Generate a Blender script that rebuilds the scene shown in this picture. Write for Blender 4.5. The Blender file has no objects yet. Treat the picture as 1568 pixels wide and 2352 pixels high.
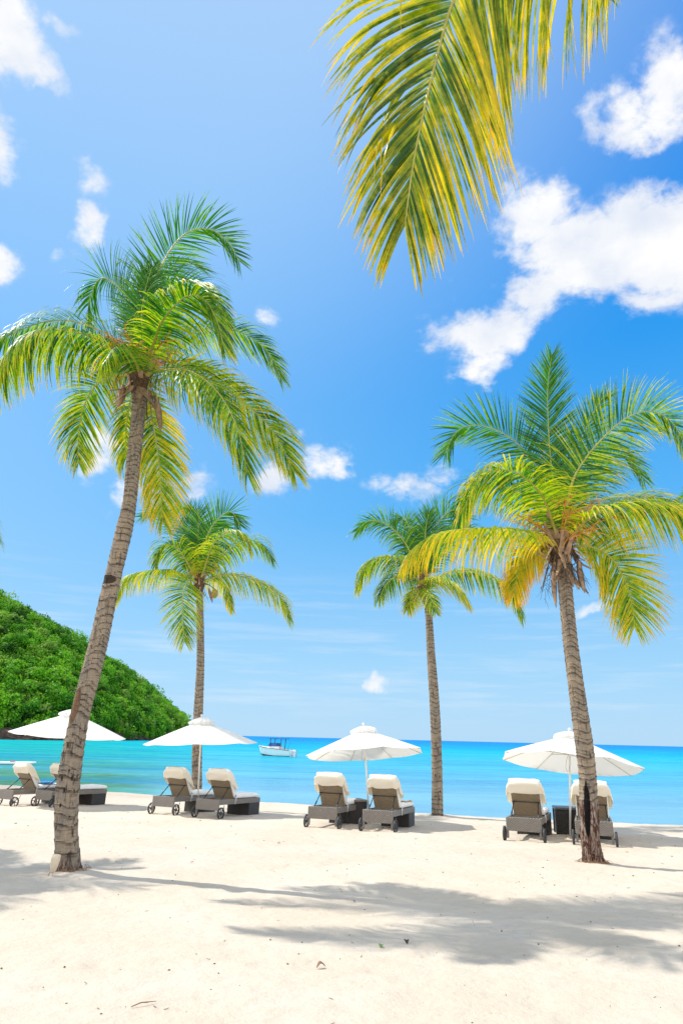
import bpy, math, random
import numpy as np
from mathutils import Vector, Matrix
random.seed(7)
RNG = np.random.default_rng(11)
sc = bpy.context.scene
COL = sc.collection
PI = math.pi

# ------------------------------------------------------------------ camera
EYE = 1.5
PITCH = math.atan(520 / 1568)
ROLL = math.radians(1.4)
FV = Vector((0, math.cos(PITCH), math.sin(PITCH)))
_r = Vector((1, 0, 0)); _u = Vector((0, -math.sin(PITCH), math.cos(PITCH)))
RV = _r * math.cos(ROLL) + _u * math.sin(ROLL)
UV_ = _u * math.cos(ROLL) - _r * math.sin(ROLL)
cam_d = bpy.data.cameras.new('camera'); cam = bpy.data.objects.new('camera', cam_d); COL.objects.link(cam)
cam.matrix_world = Matrix(((RV.x, UV_.x, -FV.x, 0), (RV.y, UV_.y, -FV.y, 0), (RV.z, UV_.z, -FV.z, EYE), (0, 0, 0, 1)))
cam_d.sensor_fit = 'HORIZONTAL'; cam_d.sensor_width = 24; cam_d.lens = 24
cam_d.clip_start = 0.05; cam_d.clip_end = 60000
sc.camera = cam

def ray(px, py):
    return FV * 1568 + RV * (px - 784) + UV_ * (1176 - py)
def at_y(px, py, Y):                       # the point on the plane y = Y seen at a photo position
    d = ray(px, py); t = Y / d.y
    return Vector((d.x * t, Y, EYE + d.z * t))
SLOPE = 0.028
def on_sand(px, py):
    d = ray(px, py); t = -EYE / (d.z + SLOPE * d.y)
    return Vector((d.x * t, d.y * t, EYE + d.z * t))
WATER_Z = -1.0
def on_water(px, py):
    d = ray(px, py); t = (WATER_Z - EYE) / d.z
    return Vector((d.x * t, d.y * t, WATER_Z))
def depth_of(p):
    return (p - Vector((0, 0, EYE))).dot(FV)

# ------------------------------------------------------------------ light
SUN_EL = math.radians(53); 
SUN_H = Vector((-0.92, 0.40, 0)).normalized()
SUN_DIR = Vector((SUN_H.x * math.cos(SUN_EL), SUN_H.y * math.cos(SUN_EL), math.sin(SUN_EL)))
sl = bpy.data.lights.new('sun', 'SUN'); sun = bpy.data.objects.new('sun', sl); COL.objects.link(sun)
sl.energy = 4.4; sl.angle = math.radians(0.6); sl.color = (1.0, 0.955, 0.88)
sun.rotation_euler = SUN_DIR.to_track_quat('Z', 'Y').to_euler()
sc.view_settings.view_transform = 'Standard'; sc.view_settings.look = 'None'
sc.view_settings.exposure = 0.1; sc.view_settings.gamma = 1

# ------------------------------------------------------------------ node helper
class NT:
    def __init__(s, tree): s.t = tree; s.n = tree.nodes; s.l = tree.links
    def add(s, typ, **kw):
        n = s.n.new(typ)
        ins = kw.pop('ins', {})
        for k, v in kw.items(): setattr(n, k, v)
        for k, v in ins.items(): s.set(n, k, v)
        return n
    def set(s, n, k, v):
        sock = n.inputs[k]
        if isinstance(v, bpy.types.NodeSocket): s.l.new(v, sock)
        else: sock.default_value = v
    def math(s, op, a, b=None, c=None, clamp=False):
        n = s.n.new('ShaderNodeMath'); n.operation = op; n.use_clamp = clamp
        for i, v in enumerate((a, b, c)):
            if v is not None: s.set(n, i, v)
        return n.outputs[0]
    def vmath(s, op, a, b=None):
        n = s.n.new('ShaderNodeVectorMath'); n.operation = op
        s.set(n, 0, a)
        if b is not None: s.set(n, 1, b)
        return n.outputs['Value'] if op in ('LENGTH', 'DOT_PRODUCT') else n.outputs['Vector']
    def noise(s, vec, scale, detail=4, rough=0.5, dist=0.0):
        n = s.add('ShaderNodeTexNoise', ins={'Vector': vec, 'Scale': scale, 'Detail': detail, 'Roughness': rough, 'Distortion': dist})
        return n.outputs[0]
    def voro(s, vec, scale, feature='F1', out='Distance', rnd=1.0):
        n = s.add('ShaderNodeTexVoronoi', feature=feature, ins={'Vector': vec, 'Scale': scale, 'Randomness': rnd})
        return n.outputs[out]
    def ramp(s, fac, stops, interp='LINEAR'):
        n = s.n.new('ShaderNodeValToRGB'); s.l.new(fac, n.inputs[0]); e = n.color_ramp.elements
        n.color_ramp.interpolation = interp
        while len(e) < len(stops): e.new(0.5)
        for el, (p, c) in zip(e, stops):
            el.position = p; el.color = (*c, 1) if len(c) == 3 else c
        return n.outputs[0]
    def mr(s, v, a, b, c=0.0, d=1.0, smooth=False):
        n = s.n.new('ShaderNodeMapRange'); n.interpolation_type = 'SMOOTHSTEP' if smooth else 'LINEAR'
        for i, x in enumerate((v, a, b, c, d)): s.set(n, i, x)
        return n.outputs[0]
    def mix(s, f, a, b, mode='MIX'):
        n = s.n.new('ShaderNodeMix'); n.data_type = 'RGBA'; n.blend_type = mode
        s.set(n, 0, f)
        for i, v in ((6, a), (7, b)):
            s.set(n, i, v if isinstance(v, bpy.types.NodeSocket) else (*v, 1) if len(v) == 3 else v)
        return n.outputs[2]
    def bump(s, h, strength=0.5, dist=0.01, normal=None):
        n = s.add('ShaderNodeBump', ins={'Height': h, 'Strength': strength, 'Distance': dist})
        if normal is not None: s.l.new(normal, n.inputs['Normal'])
        return n.outputs[0]

# ------------------------------------------------------------------ world
w = bpy.data.worlds.new('World'); sc.world = w; w.use_nodes = True
T = NT(w.node_tree); T.n.clear()
SKY_STR = 0.13
sky = T.add('ShaderNodeTexSky', sky_type='NISHITA', sun_disc=False, sun_elevation=SUN_EL,
            sun_rotation=math.atan2(SUN_H.x, SUN_H.y), altitude=0, air_density=1.0, dust_density=0.5, ozone_density=2.5)
tc = T.add('ShaderNodeTexCoord')
dirv = T.vmath('NORMALIZE', tc.outputs['Generated'])
sep = T.add('ShaderNodeSeparateXYZ', ins={0: dirv})
az = T.math('MULTIPLY', T.math('ARCTAN2', sep.outputs[0], sep.outputs[1]), 180 / PI)
el = T.math('MULTIPLY', T.math('ARCSINE', sep.outputs[2]), 180 / PI)
ae = T.add('ShaderNodeCombineXYZ', ins={0: az, 1: el, 2: 0.0}).outputs[0]
def azel(px, py):
    d = ray(px, py).normalized(); return math.degrees(math.atan2(d.x, d.y)), math.degrees(math.asin(d.z))
nw = T.noise(dirv, 3.2, 3, 0.5)
warp = T.add('ShaderNodeTexNoise', ins={'Vector': dirv, 'Scale': 5.0, 'Detail': 5, 'Roughness': 0.6})
wv = T.vmath('MULTIPLY', T.vmath('SUBTRACT', warp.outputs['Color'], (0.5, 0.5, 0.5)), (11.0, 9.0, 0))
aew = T.vmath('ADD', ae, wv)
CLOUDS = [  # photo position, half width, half height, weight
    (1500, 560, 230, 175, 1.35), (1340, 610, 200, 130, 1.3), (1200, 480, 85, 110, 1.0), (1270, 560, 120, 90, 1.1), (1130, 735, 170, 75, 1.05), (1150, 820, 75, 62, .9), (1240, 650, 110, 90, 1.0),
    (1560, 470, 140, 110, 1.2), (1470, 700, 120, 60, .85), (1560, 170, 110, 115, 1.05), (1460, 250, 170, 75, .85), (1360, 265, 60, 60, .72),
    (0, 60, 110, 110, 1.3), (60, 150, 110, 90, 1.15), (115, 195, 70, 60, .8), (-5, 345, 80, 100, 1.05), (0, 605, 80, 62, 1.15), (190, 400, 50, 60, .62), (205, 515, 42, 60, .85),
    (165, 90, 75, 34, .5), (165, 590, 40, 40, .45), (650, 690, 46, 52, .42), (1030, 668, 34, 34, .42),
    (740, 1070, 95, 44, .8), (630, 1125, 70, 55, .75), (790, 1085, 50, 36, .7), (245, 1045, 85, 70, .85), (275, 1150, 52, 42, .75), (330, 1140, 40, 40, .6),
    (950, 1135, 90, 46, .66), (1020, 1095, 60, 30, .5), (430, 1120, 50, 40, .5), (880, 1553, 34, 30, .74), (1350, 1385, 90, 20, .45)]
acc = None
for (px, py, rx, ry, wt) in CLOUDS:
    a0, e0 = azel(px, py); a1, e1 = azel(px + rx, py); a2, e2 = azel(px, py - ry)
    ra = max(abs(a1 - a0), .5); re = max(abs(e2 - e0), .5)
    v = T.vmath('LENGTH', T.vmath('MULTIPLY', T.vmath('SUBTRACT', aew, (a0, e0, 0)), (1 / ra, 1 / re, 0)))
    m = T.mr(v, 0.15, 1.45, wt * 1.12, 0.0, smooth=True)
    acc = m if acc is None else T.math('MAXIMUM', acc, m)
sc3 = T.vmath('MULTIPLY', dirv, (1, 1, 1.35))
# unseen broken cloud added behind the camera and overhead to whiten the ambient light
fill_cloud = T.math('MULTIPLY', T.mr(T.vmath('DOT_PRODUCT', dirv, tuple(FV)), 0.62, 0.30, 0.0, 0.92, smooth=True), T.mr(T.vmath('DOT_PRODUCT', dirv, tuple(SUN_DIR)), 0.93, 0.80, 0.3, 1.0, smooth=True))
acc = T.math('MAXIMUM', acc, fill_cloud)
fb = T.noise(sc3, 9.0, 12, 0.66, 0.35)
fb2 = T.noise(sc3, 34.0, 8, 0.62, 0.3)
cov = T.math('ADD', acc, T.math('MULTIPLY', T.math('SUBTRACT', fb, 0.5), 2.2))
cov = T.math('ADD', cov, T.math('MULTIPLY', T.math('SUBTRACT', fb2, 0.5), 1.35))
dens = T.mr(cov, 0.14, 1.12, 0.0, 1.0, smooth=True)
dens = T.math('MULTIPLY', dens, T.mr(acc, 0.02, 0.40, 0, 1))
# thin streaks of haze cloud low over the sea
st = T.noise(T.vmath('MULTIPLY', dirv, (3.0, 3.0, 40.0)), 2.2, 6, 0.55)
streak = T.math('MULTIPLY', T.mr(st, 0.48, 0.75, 0, 0.26), T.mr(el, 0.8, 3.0, 0, 1))
streak = T.math('MULTIPLY', streak, T.mr(el, 15.0, 8.0, 0, 1, smooth=True))
dens = T.math('MAXIMUM', dens, streak)
cs = T.noise(sc3, 7.0, 6, 0.55)
ccol = T.mix(T.mr(cs, 0.38, 0.60), (5.5, 5.95, 6.8), (7.3, 7.3, 7.3))
# clear air: blue that deepens with height and away from the sun, over the Nishita sky
sund = T.vmath('DOT_PRODUCT', dirv, tuple(SUN_DIR))
elr = T.mr(el, 0.0, 60.0)
away = T.ramp(elr, [(0, (.33, .53, .72)), (.10, (.25, .49, .72)), (.30, (.07, .35, .715)), (.52, (.01, .25, .68)), (.75, (.0, .185, .64)), (1, (.0, .15, .58))])
near = T.ramp(elr, [(0, (.36, .55, .72)), (.15, (.25, .49, .74)), (.45, (.16, .405, .74)), (1, (.33, .50, .74))])
sf = T.mr(sund, 0.36, 0.84, 0.0, 1.0, smooth=True)
grad = T.vmath('SCALE', T.mix(sf, away, near)); T.set(grad.node, 3, 10.0)
skc = T.mix(0.12, grad, sky.outputs[0])
ccol = T.vmath('SCALE', ccol); T.set(ccol.node, 3, T.mr(T.vmath('DOT_PRODUCT', dirv, tuple(FV)), 0.55, 0.1, 1.0, 1.55))   # added cloud out of view made brighter to lift the fill light
colr = T.mix(dens, skc, ccol)
bg = T.add('ShaderNodeBackground', ins={'Color': colr, 'Strength': SKY_STR})
wo = T.add('ShaderNodeOutputWorld'); T.l.new(bg.outputs[0], wo.inputs[0])

# ------------------------------------------------------------------ object helpers
def tag(o, label=None, cat=None, group=None, kind=None):
    if label: o['label'] = label
    if cat: o['category'] = cat
    if group: o['group'] = group
    if kind: o['kind'] = kind
    return o
def mesh_obj(name, verts, faces, mat, parent=None, smooth=True, uv=None, col=None, counts=None, mats=None, midx=None):
    """verts (n,3), faces: list of tuples or (m,4) array"""
    me = bpy.data.meshes.new(name)
    verts = np.asarray(verts, dtype=np.float32)
    if isinstance(faces, np.ndarray):
        k = faces.shape[1]; m = len(faces)
        me.vertices.add(len(verts)); me.vertices.foreach_set('co', verts.ravel())
        me.loops.add(m * k); me.loops.foreach_set('vertex_index', faces.astype(np.int32).ravel())
        me.polygons.add(m); me.polygons.foreach_set('loop_start', np.arange(0, m * k, k, dtype=np.int32))
        me.update(calc_edges=True)
    else:
        me.from_pydata([tuple(v) for v in verts.tolist()], [], [tuple(f) for f in faces])
        me.update()
    if mat is not None: me.materials.append(mat)
    for m_ in (mats or []): me.materials.append(m_)
    if midx is not None: me.polygons.foreach_set('material_index', np.asarray(midx, dtype=np.int32))
    me.polygons.foreach_set('use_smooth', [smooth] * len(me.polygons))
    if col is not None:
        a = me.color_attributes.new('tint', 'FLOAT_COLOR', 'POINT')
        c = np.ones((len(verts), 4), dtype=np.float32); c[:, :np.asarray(col).shape[1]] = col
        a.data.foreach_set('color', c.ravel())
    if uv is not None:
        l = me.uv_layers.new(name='UVMap'); li = np.empty(len(me.loops), dtype=np.int32); me.loops.foreach_get('vertex_index', li)
        l.data.foreach_set('uv', np.asarray(uv, dtype=np.float32)[li].ravel())
    o = bpy.data.objects.new(name, me); COL.objects.link(o)
    if parent: o.parent = parent
    return o
def empty(name, loc=(0, 0, 0), rz=0.0):
    o = bpy.data.objects.new(name, None); COL.objects.link(o); o.location = loc; o.rotation_euler = (0, 0, rz); o.empty_display_size = .2
    return o
def copy_tree(o, parent=None):
    c = o.copy(); COL.objects.link(c); c.parent = parent
    for ch in list(o.children): copy_tree(ch, c)
    return c

class MB:
    """collects simple solids into one mesh"""
    def __init__(s): s.v = []; s.f = []
    def addv(s, vs, fs):
        b = len(s.v); s.v += [tuple(v) for v in vs]; s.f += [tuple(i + b for i in f) for f in fs]
    def box(s, x0, x1, y0, y1, z0, z1, bev=0.0, M=None):
        if bev <= 0:
            vs = [Vector((x, y, z)) for x in (x0, x1) for y in (y0, y1) for z in (z0, z1)]
            fs = [(0, 1, 3, 2), (4, 6, 7, 5), (0, 4, 5, 1), (2, 3, 7, 6), (0, 2, 6, 4), (1, 5, 7, 3)]
        else:
            import bmesh
            bm = bmesh.new(); bmesh.ops.create_cube(bm, size=1)
            for v in bm.verts: v.co = Vector(((x0 + x1) / 2 + v.co.x * (x1 - x0), (y0 + y1) / 2 + v.co.y * (y1 - y0), (z0 + z1) / 2 + v.co.z * (z1 - z0)))
            bmesh.ops.bevel(bm, geom=list(bm.edges), offset=bev, segments=2, affect='EDGES', profile=.5)
            bm.verts.index_update()
            vs = [v.co.copy() for v in bm.verts]; fs = [tuple(v.index for v in f.verts) for f in bm.faces]; bm.free()
        if M is not None: vs = [M @ v for v in vs]
        s.addv(vs, fs)
    def tube(s, pts, rad, n=8, cap=True):
        pts = [Vector(p) for p in pts]
        if not hasattr(rad, '__len__'): rad = [rad] * len(pts)
        ref = None; vs = []; fs = []
        for i, p in enumerate(pts):
            t = (pts[min(i + 1, len(pts) - 1)] - pts[max(i - 1, 0)]).normalized()
            if ref is None: ref = t.orthogonal().normalized()
            a = (ref - t * ref.dot(t)).normalized(); ref = a; b = t.cross(a)
            for k in range(n):
                q = 2 * PI * k / n; vs.append(p + (a * math.cos(q) + b * math.sin(q)) * rad[i])
        for i in range(len(pts) - 1):
            for k in range(n):
                fs.append((i * n + k, i * n + (k + 1) % n, (i + 1) * n + (k + 1) % n, (i + 1) * n + k))
        if cap:
            fs.append(tuple(reversed(range(n)))); e = (len(pts) - 1) * n; fs.append(tuple(range(e, e + n)))
        s.addv(vs, fs)
    def lathe(s, prof, n=16, M=None):
        vs = []; fs = []
        for (r, z) in prof:
            for k in range(n):
                q = 2 * PI * k / n; vs.append(Vector((r * math.cos(q), r * math.sin(q), z)))
        for i in range(len(prof) - 1):
            for k in range(n): fs.append((i * n + k, i * n + (k + 1) % n, (i + 1) * n + (k + 1) % n, (i + 1) * n + k))
        fs.append(tuple(reversed(range(n)))); e = (len(prof) - 1) * n; fs.append(tuple(range(e, e + n)))
        if M is not None: vs = [M @ v for v in vs]
        s.addv(vs, fs)
    def build(s, name, mat, parent=None, smooth=False):
        return mesh_obj(name, s.v, s.f, mat, parent, smooth)

def newmat(name):
    m = bpy.data.materials.new(name); m.use_nodes = True; t = NT(m.node_tree)
    b = m.node_tree.nodes['Principled BSDF']; return m, t, b
def simple(name, colr, rough=.6, metal=0.0, spec=.5, noise=0.12, nscale=30, bump=0.0):
    m, t, b = newmat(name)
    tcn = t.add('ShaderNodeTexCoord').outputs['Object']
    nz = t.noise(tcn, nscale, 5, .6)
    c = t.mix(t.mr(nz, .3, .7), [x * (1 - noise) for x in colr], [min(1, x * (1 + noise)) for x in colr])
    t.l.new(c, b.inputs['Base Color']); b.inputs['Roughness'].default_value = rough; b.inputs['Metallic'].default_value = metal
    b.inputs['Specular IOR Level'].default_value = spec
    if bump: t.l.new(t.bump(nz, bump, .01), b.inputs['Normal'])
    return m

# ------------------------------------------------------------------ numpy noise for terrain
def vnoise(x, y, seed=0):
    xi = np.floor(x).astype(int); yi = np.floor(y).astype(int); xf = x - xi; yf = y - yi
    def h(a, b):
        n = (a * 374761393 + b * 668265263 + seed * 974634777) & 0x7fffffff
        n = ((n ^ (n >> 13)) * 1274126177) & 0x7fffffff
        return (n ^ (n >> 16)) / 0x7fffffff
    u = xf * xf * (3 - 2 * xf); v = yf * yf * (3 - 2 * yf)
    return (h(xi, yi) * (1 - u) + h(xi + 1, yi) * u) * (1 - v) + (h(xi, yi + 1) * (1 - u) + h(xi + 1, yi + 1) * u) * v
def fbm(x, y, o=4, seed=0):
    s = 0; a = .5
    for i in range(o): s = s + a * (vnoise(x * 2 ** i, y * 2 ** i, seed + i) - .5); a *= .5
    return s

# ------------------------------------------------------------------ sand
CR = [on_sand(*p) for p in ((0, 1804), (260, 1821), (450, 1834), (650, 1847), (1003, 1873), (1130, 1880), (1568, 1897))]
CRX = [-60] + [p.x for p in CR] + [60]; CRY = [CR[0].y + 16] + [p.y for p in CR] + [CR[-1].y - 6]
def crest(x): return np.interp(x, CRX, CRY) + 0.25 * fbm(np.asarray(x) * .6 + 50, np.asarray(x) * 0 + 3.3, 3, 5)
def sand_z(x, y, detail=True):
    x = np.asarray(x, float); y = np.asarray(y, float)
    z = -SLOPE * np.clip(y, -400, 60)
    c = crest(x); over = np.clip(y - c, 0, None)
    z = z - 0.34 * over + 0.012 * np.clip(over * 0, 0, 1)
    z = z + 0.03 * np.exp(-((y - c + .35) / .5) ** 2)
    z = np.maximum(z, -6)
    if detail:
        z = z + 0.05 * fbm(x * .35, y * .35, 3, 1) + 0.035 * fbm(x * 1.9, y * 1.9, 3, 9)
        k = np.clip(1 - np.abs(y - 12) / 30, 0, 1)
        z = z + k * 0.030 * fbm(x * 5.1, y * 5.1, 3, 21)
    return z
def sandz(x, y): return float(sand_z(np.array([x]), np.array([y]))[0])
xs = np.concatenate([np.linspace(-900, -40, 14)[:-1], np.linspace(-40, -16, 40)[:-1], np.linspace(-16, 16, 420)[:-1], np.linspace(16, 40, 40)[:-1], np.linspace(40, 900, 14)])
ys = np.concatenate([np.linspace(-900, -12, 14)[:-1], np.linspace(-12, 2, 30)[:-1], np.linspace(2, 16, 260)[:-1], np.linspace(16, 34, 220)[:-1], np.linspace(34, 60, 40)[:-1], np.linspace(60, 900, 10)])
X, Y = np.meshgrid(xs, ys); Z = sand_z(X, Y)
# scuffed pits round loungers and random footprints
def dimple(cx, cy, r, d):
    global Z
    q = ((X - cx) ** 2 + (Y - cy) ** 2) / (r * r)
    Z += -d * np.exp(-q) + d * .45 * np.exp(-((np.sqrt(q) - 1.35) / .35) ** 2)
for i in range(950):
    yy = 3 + 19 * random.random() ** 1.1; xx = random.uniform(-.75, .75) * yy
    if yy < crest(xx) - .5: dimple(xx, yy, random.uniform(.07, .14), random.uniform(.005, .020))
for (mx_, my_, mr_, mh_) in ((-3.50, 10.2, .42, .03), (4.23, 12.3, .45, .03), (2.96, 21.4, .5, .06)):
    Z += mh_ * np.exp(-((X - mx_) ** 2 + (Y - my_) ** 2) / mr_ ** 2) * (1 + 1.2 * fbm(X * 6, Y * 6, 2, 3))
nx = len(xs); ny = len(ys)
gi = (np.arange(ny - 1)[:, None] * nx + np.arange(nx - 1)[None, :]).ravel()
sand_faces = np.stack([gi, gi + 1, gi + nx + 1, gi + nx], 1)
m_sand, t, b = newmat('sand')
P = t.add('ShaderNodeNewGeometry').outputs['Position']
n1 = t.noise(P, .7, 4, .55); n2 = t.noise(P, 9, 6, .65); n3 = t.noise(P, 160, 3, .6); n4 = t.noise(P, 2.6, 4, .5)
c = t.mix(t.mr(n1, .35, .68), (.595, .505, .40), (.64, .56, .465))
c = t.mix(t.mr(n2, .45, .72, 0, .35), c, (.53, .44, .34))
c = t.mix(t.math('MULTIPLY', t.mr(n3, .64, .72), .45), c, (.36, .29, .21))
spk = t.voro(P, 34); c = t.mix(t.math('MULTIPLY', t.mr(spk, .10, .04), t.mr(n2, .55, .6, 0, .8)), c, (.22, .16, .11))
# damp sand by the water's edge
sp = t.add('ShaderNodeSeparateXYZ', ins={0: P})
wet = t.mr(sp.outputs[2], WATER_Z + .28, WATER_Z + .1)
c = t.mix(t.math('MULTIPLY', wet, .6), c, (.30, .25, .19))
t.l.new(c, b.inputs['Base Color']); b.inputs['Roughness'].default_value = .92; b.inputs['Specular IOR Level'].default_value = .12
h = t.math('ADD', t.math('MULTIPLY', n2, 1.0), t.math('MULTIPLY', n4, 1.4)); h = t.math('ADD', h, t.math('MULTIPLY', n3, .16))
fp = t.mr(t.voro(P, 3.1), .0, .30, 0, 1, smooth=True); h = t.math('ADD', h, t.math('MULTIPLY', fp, .35))
t.l.new(t.bump(h, .62, .05), b.inputs['Normal'])
sand = mesh_obj('sand', np.stack([X.ravel(), Y.ravel(), Z.ravel()], 1), sand_faces, m_sand)
tag(sand, 'pale trampled beach sand', kind='structure')

# ------------------------------------------------------------------ sea
m_sea, t, b = newmat('sea')
P = t.add('ShaderNodeNewGeometry').outputs['Position']
sp = t.add('ShaderNodeSeparateXYZ', ins={0: P})
d2 = t.vmath('LENGTH', t.vmath('MULTIPLY', P, (.75, 1.0, 0)))
big = t.noise(t.vmath('MULTIPLY', P, (.010, .022, 0)), 1.0, 4, .55)
lg = t.math('LOGARITHM', t.math('ADD', d2, t.math('MULTIPLY', t.math('MULTIPLY', t.math('SUBTRACT', big, .5), 1.1), d2)), 10)
q = t.mr(lg, 1.3, 4.0)
seac = t.ramp(q, [(0.0, (.10, .34, .44)), (.10, (.09, .35, .48)), (.17, (.03, .36, .50)), (.24, (.0, .37, .48)), (.33, (.0, .37, .52)), (.42, (.0, .27, .52)), (.55, (.0, .17, .48)), (1.0, (.0, .115, .42))])
patch = t.noise(t.vmath('MULTIPLY', P, (.03, .16, 0)), 1.0, 5, .6)
seac = t.mix(t.mr(patch, .45, .66, 0, .45), seac, (.0, .23, .42))
# green bands at the left shore: headland's reflection painted into the water colour
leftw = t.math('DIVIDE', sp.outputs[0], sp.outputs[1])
hill_refl = t.math('MULTIPLY', t.mr(leftw, -.17, -.33, 0, 1, smooth=True), t.mr(t.noise(t.vmath('MULTIPLY', P, (.02, .11, 0)), 1.0, 4, .55), .30, .46))
hill_refl = t.math('MULTIPLY', hill_refl, t.mr(d2, 95, 45, 0, 1, smooth=True))
seac = t.mix(t.math('MULTIPLY', hill_refl, .95), seac, (.07, .17, .035))
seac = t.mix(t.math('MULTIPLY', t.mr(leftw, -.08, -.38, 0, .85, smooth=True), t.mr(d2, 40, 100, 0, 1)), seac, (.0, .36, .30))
wv1 = t.noise(t.vmath('MULTIPLY', P, (.7, 2.0, 0)), 1.0, 6, .65)
wv2 = t.noise(t.vmath('MULTIPLY', P, (.06, .28, 0)), 1.0, 4, .6)
wv3 = t.noise(t.vmath('MULTIPLY', P, (3.0, 7.0, 0)), 1.0, 4, .6)
wvf = t.noise(t.vmath('MULTIPLY', P, (.045, .17, 0)), 1.0, 9, .78)
seac = t.mix(t.mr(wv1, .48, .72, 0, .40), seac, (.16, .55, .66))
seac = t.mix(t.mr(wvf, .49, .58, 0, .55), seac, (.0, .20, .40))
seac = t.mix(t.mr(wvf, .46, .38, 0, .35), seac, (.10, .52, .62))
calm = t.mr(d2, 34, 60, 0, 1, smooth=True)
hh = t.math('ADD', t.math('MULTIPLY', wv1, .8), t.math('MULTIPLY', wv3, .25)); hh = t.math('MULTIPLY', hh, t.mr(calm, 0, 1, .05, 1))
hh = t.math('ADD', hh, t.math('MULTIPLY', wv2, t.mr(calm, 0, 1, .12, .35)))
nrm = t.bump(hh, 1.0, .16)
t.n.remove(b)
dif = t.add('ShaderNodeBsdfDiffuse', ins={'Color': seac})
gl = t.add('ShaderNodeBsdfGlossy', ins={'Color': (1, 1, 1, 1), 'Roughness': .09, 'Normal': nrm})
gf = t.mr(t.math('LOGARITHM', d2, 10), 1.40, 2.3, .60, .05)
gf = t.math('MULTIPLY', gf, t.mr(hill_refl, 0, 1, 1, .25))
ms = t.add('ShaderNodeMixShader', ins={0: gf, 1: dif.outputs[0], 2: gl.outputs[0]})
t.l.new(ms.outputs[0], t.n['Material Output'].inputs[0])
R = 30000
rs = np.array([0, 30, 60, 120, 250, 500, 1200, 3000, 9000, R], float); na = 96
va = [(0, 100, WATER_Z)]
for r_ in rs[1:]:
    for k in range(na): va.append((r_ * math.cos(2 * PI * k / na), 100 + r_ * math.sin(2 * PI * k / na), WATER_Z))
fa = [(0, 1 + k, 1 + (k + 1) % na) for k in range(na)]
for i in range(len(rs) - 2):
    for k in range(na):
        a = 1 + i * na; fa.append((a + k, a + na + k, a + na + (k + 1) % na, a + (k + 1) % na))
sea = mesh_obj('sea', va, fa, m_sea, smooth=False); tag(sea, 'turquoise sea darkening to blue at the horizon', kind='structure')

# ------------------------------------------------------------------ wooded headland
m_hill = simple('hill_earth', (.025, .045, .012), .95, nscale=.3, noise=.4)
FOOT = [(-700, 1690), (-350, 1693), (-120, 1696), (0, 1699), (120, 1701), (250, 1701), (340, 1701), (400, 1700), (436, 1698.5), (446, 1697.5)]
SIL = [(-700, 1080), (-350, 1190), (-120, 1305), (0, 1385), (120, 1446), (250, 1526), (320, 1578), (380, 1628), (425, 1676), (441, 1695)]
NS = 120; NTT = 40
fx = np.linspace(0, 1, NS)
def lerp_list(L, u):
    p = u * (len(L) - 1); i = min(int(p), len(L) - 2); f_ = p - i
    return L[i][0] * (1 - f_) + L[i + 1][0] * f_, L[i][1] * (1 - f_) + L[i + 1][1] * f_
hv = []; hill_pts = []
def hill_at(u, v):
    """u along the shore, v from the waterline (0) over the ridge (.5) to the far foot (1)"""
    fpx, fpy = lerp_list(FOOT, u); spx, spy = lerp_list(SIL, u)
    F_ = on_water(fpx, fpy); F_.y = min(F_.y, 330)
    d = ray(fpx, fpy); F_ = Vector((d.x / d.y * F_.y, F_.y, WATER_Z - .5))
    width = 95 * (1 - u) ** .6 + 14
    Rg = at_y(spx, spy, F_.y + width)
    hgt = Rg.z - 2.5
    s = v * 2
    if s <= 1: prof = 1 - (1 - s) ** 1.35; p = F_.lerp(Vector((Rg.x, Rg.y, 0)), s)
    else: prof = 1 - (s - 1) ** 1.6; p = Vector((Rg.x, Rg.y + (s - 1) * width * 1.2, 0))
    lift = min(1, s * 9) * 2.5 if s <= 1 else 2.5 * (2 - s)
    return Vector((p.x, p.y, WATER_Z - .5 + lift + (hgt - WATER_Z - 2.0) * prof))
for i in range(NS):
    for j in range(NTT):
        p = hill_at(i / (NS - 1), j / (NTT - 1))
        k = math.sin(PI * j / (NTT - 1))
        p.z += 2.5 * k * float(fbm(np.array([p.x * .05]), np.array([p.y * .05]), 3, 4)[0]); hv.append(p)
gi = (np.arange(NS - 1)[:, None] * NTT + np.arange(NTT - 1)[None, :]).ravel()
hill = mesh_obj('hill', np.array([tuple(p) for p in hv]), np.stack([gi, gi + NTT, gi + NTT + 1, gi + 1], 1), m_hill)
tag(hill, 'steep green headland left of the bay', kind='structure')
# leafy crowns
m_wood, t, b = newmat('wood_leaves')
at_ = t.add('ShaderNodeAttribute', attribute_name='tint')
sepc = t.add('ShaderNodeSeparateColor', ins={0: at_.outputs['Color']})
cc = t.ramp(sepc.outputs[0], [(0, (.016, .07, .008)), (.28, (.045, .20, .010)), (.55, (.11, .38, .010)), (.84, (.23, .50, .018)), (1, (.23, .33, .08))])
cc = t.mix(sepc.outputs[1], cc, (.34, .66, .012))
t.l.new(cc, b.inputs['Base Color']); b.inputs['Roughness'].default_value = .6; b.inputs['Specular IOR Level'].default_value = .25
tr = t.add('ShaderNodeBsdfTranslucent', ins={'Color': cc}); mx = t.add('ShaderNodeMixShader', ins={0: .42, 1: b.outputs[0], 2: tr.outputs[0]})
t.l.new(mx.outputs[0], t.n['Material Output'].inputs[0])
def crown_pts(n, rng):
    """leaf-clump centres and normals on several bumps that make one crown"""
    nb = 5; cen = rng.normal(0, .38, (nb, 3)); cen[:, 2] = np.abs(cen[:, 2]) * .8; rad = rng.uniform(.38, .62, nb)
    k = rng.integers(0, nb, n); d = rng.normal(size=(n, 3)); d[:, 2] = d[:, 2] * .9 + .35; d /= np.linalg.norm(d, axis=1)[:, None]
    return cen[k] + d * rad[k][:, None] * rng.uniform(.72, 1.1, n)[:, None], d
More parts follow.
